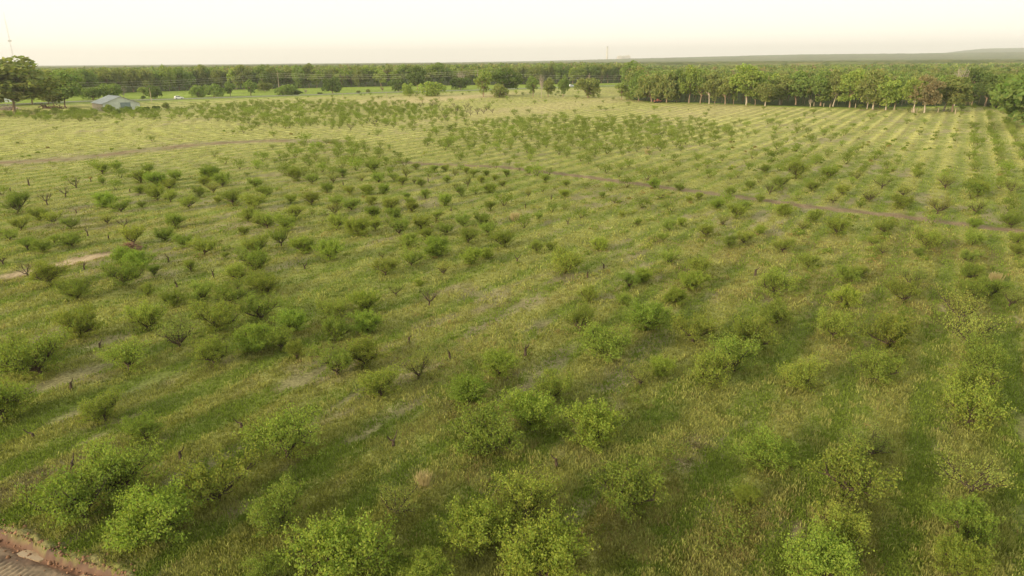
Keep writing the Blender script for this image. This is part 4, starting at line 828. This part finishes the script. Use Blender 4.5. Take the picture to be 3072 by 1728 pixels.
# ------------------------------------------------------------------ yard at left, fence posts, odds and ends
def yard():
    x, y, z, t = ground_at(8, 306); e = empty('shed', (x, y, z), .5, label='small white metal shed at the left edge behind the junk pile', category='shed')
    wm = plain_mat('white_sheet', (.68, .72, .74), .5, .12, .6)
    mb = MB(); mb.box(-5, 5, -3, 3, -.5, 2.6); mb.link('wall', wm, e)
    mb = MB(); mb.add([(-5.3, -3.3, 2.62), (5.3, -3.3, 2.62), (5.3, 0, 3.9), (-5.3, 0, 3.9), (5.3, 3.3, 2.62), (-5.3, 3.3, 2.62)], [(0, 1, 2, 3), (3, 2, 4, 5), (0, 3, 5), (1, 4, 2), (0, 5, 4, 1)]); mb.link('roof', wm, e)
    mb = MB(); mb.box(-1, 1, -3.08, -3.01, -.4, 2.1); mb.link('door', plain_mat('shed_door', (.12, .12, .13), .6, .1), e)
    x, y, z, t = ground_at(18, 330); mb = MB()
    for _ in range(150):
        a = Vector((RND.gauss(0, 3.6), RND.gauss(0, 1.6), abs(RND.gauss(0, .9)) + .1)); b = a + Vector((RND.uniform(-2, 2), RND.uniform(-1, 1), RND.uniform(-.3, .7))); mb.tube([a, b], RND.uniform(.05, .22), 5)
    o = mb.link('junk_pile', plain_mat('old_timber', (.48, .38, .32), .9, scale=1.5, col2=(.10, .075, .06)), label='heap of old timber and scrap at the left edge under the shade tree', category='junk pile'); o.location = (x, y, z)
    for fx, fy, s, lb in ((137, 325, 1.0, 'dark round burn barrel heap left of the twin trees'), (168, 326, 1.3, 'low dark scrap heap under the twin trees left of the barn')):
        x, y, z, t = ground_at(fx, fy); mb = MB()
        for _ in range(60):
            a = Vector((RND.gauss(0, 1.4 * s), RND.gauss(0, .8), abs(RND.gauss(0, .7)) + .1)); mb.tube([a, a + Vector((RND.uniform(-1, 1), RND.uniform(-1, 1), RND.uniform(-.3, .6)))], RND.uniform(.1, .3), 5)
        o = mb.link('scrap_heap', plain_mat('rusted', (.12, .06, .04), .9, .4), label=lb, category='scrap heap'); o.location = (x, y, z)
    # brush pile and red heap in the orchard
    x, y, z, t = ground_at(395, 750); mb = MB()
    for _ in range(420):
        a = RND.uniform(0, 6.28); r = min(1.1, abs(RND.gauss(0, .5))); p = Vector((math.cos(a) * r * 1.3, math.sin(a) * r, max(0, .95 - r * .55) * RND.random())); mb.tube([p, p + Vector((RND.gauss(0, .4), RND.gauss(0, .4), RND.gauss(.0, .15)))], RND.uniform(.012, .035), 3)
    o = mb.link('brush_pile', plain_mat('red_brush', (.26, .15, .09), .9, .4, 3), label='reddish brown brush pile beside the pale sandy strip', category='brush pile'); o.location = (x, y, z)
    for i, (fx, fy, lb) in enumerate([(2983, 848, 'pale tan dry grass clump at the right edge'), (1270, 1452, 'tan dry grass tuft among weeds near the bottom centre'), (1545, 660, 'small pale dry tuft on the open ground right of centre'), (1943, 460, 'small pinkish dry tuft in the far orchard')]):
        x, y, z, t = ground_at(fx, fy); n = 260; a = rng.uniform(0, 6.28, n); r = np.minimum(.36, np.abs(rng.normal(0, .17, n))); s_ = 1 + (i == 0) * .6 + (i > 1) * .6
        px, py = np.cos(a) * r * s_, np.sin(a) * r * s_; h = rng.uniform(.3, .7, n) * s_; ox_, oy_ = np.cos(a) * .3 * h, np.sin(a) * .3 * h; w_ = .02 * s_
        V = np.stack([np.stack([px - w_, py, 0 * px - .1], 1), np.stack([px + w_, py, 0 * px - .1], 1), np.stack([px + ox_ + w_ * .4, py + oy_, h], 1), np.stack([px + ox_ - w_ * .4, py + oy_, h], 1)], 1).reshape(-1, 3)
        c = np.repeat(np.array([.42, .34, .20]) * rng.uniform(.8, 1.2, (n, 1)), 4, 0)
        o = link('dry_grass_clump', mesh_np('dry_grass_clump', V, np.arange(len(V)).reshape(-1, 4), c), M_blade, label=lb, category='grass clump', group='dry tan grass clumps in the orchard'); o.location = (x, y, z)
    # rusty farm implement at the wood
    x, y, z, t = ground_at(1520 + 1460 * PX, 100 + 670 * PX); e = empty('farm_implement', (x, y, z), .4, label='small rusty red farm implement parked before the wood', category='farm implement'); rm = plain_mat('rust_red', (.36, .12, .09), .7, .3)
    mb = MB(); mb.box(-2.4, 2.4, -.5, .5, .7, 1.2); mb.box(-.5, .5, -.5, .5, 1.2, 1.9); mb.link('frame', rm, e)
    for q in (-1.8, 0, 1.8):
        mb = MB(); mb.tube([(q, -.7, .55), (q, .7, .55)], .55, 12); mb.link('wheel', plain_mat('implement_tyre', (.06, .045, .04), .9, .2), e)
    # fence posts along the right wood
    FPs = [(510, 713), (545, 702), (640, 706), (700, 716), (945, 722), (1320, 742), (1490, 762), (1516, 766), (1537, 763), (1745, 762), (1910, 779), (2190, 712)]
    for i, (zx, zy) in enumerate(FPs):
        x, y, z, t = ground_at(2272 + zx * PX, 100 + zy * PX); H = RND.uniform(1.5, 2.2) * (1.35 if i in (4, 10, 5) else 1); mb = MB(); mb.tube([(0, 0, -.4), (.02, 0, H * .5), (RND.uniform(-.12, .12), 0, H)], [.20, .18, .16], 7)
        o = mb.link('fence_post', M_wood, smooth=True, label=f'{numword(i)} pale wooden fence post from left along the right wood', category='fence post', group='fence posts before the right wood'); o.location = (x, y, z)
    for i, (fx, fy) in enumerate([(760 + 865 * PX, 100 + 628 * PX), (760 + 1285 * PX, 100 + 612 * PX)]):
        x, y, z, t = ground_at(fx, fy); mb = MB(); mb.tube([(0, 0, -.3), (0, 0, 3.2)], .16, 6)
        o = mb.link('marker_post', M_wood, label=['short pale marker post by the road left of the willows', 'short pale marker post close to the smaller willow'][i], category='post'); o.location = (x, y, z)
yard()
# ------------------------------------------------------------------ haze: still air over the whole valley
mb = MB(); mb.box(-19500, 19500, -600, 21000, -60, 330)
m = bpy.data.materials.new('haze'); m.use_nodes = True; nt = m.node_tree; nt.nodes.remove(nt.nodes['Principled BSDF'])
pv = nt.nodes.new('ShaderNodeVolumePrincipled'); pv.inputs['Color'].default_value = (.97, .96, .97, 1); pv.inputs['Density'].default_value = 0.00009; pv.inputs['Anisotropy'].default_value = .2
nt.links.new(pv.outputs[0], nt.nodes['Material Output'].inputs['Volume'])
hz_ = mb.link('haze', m, kind='stuff', label='thin pale evening haze over the woods')
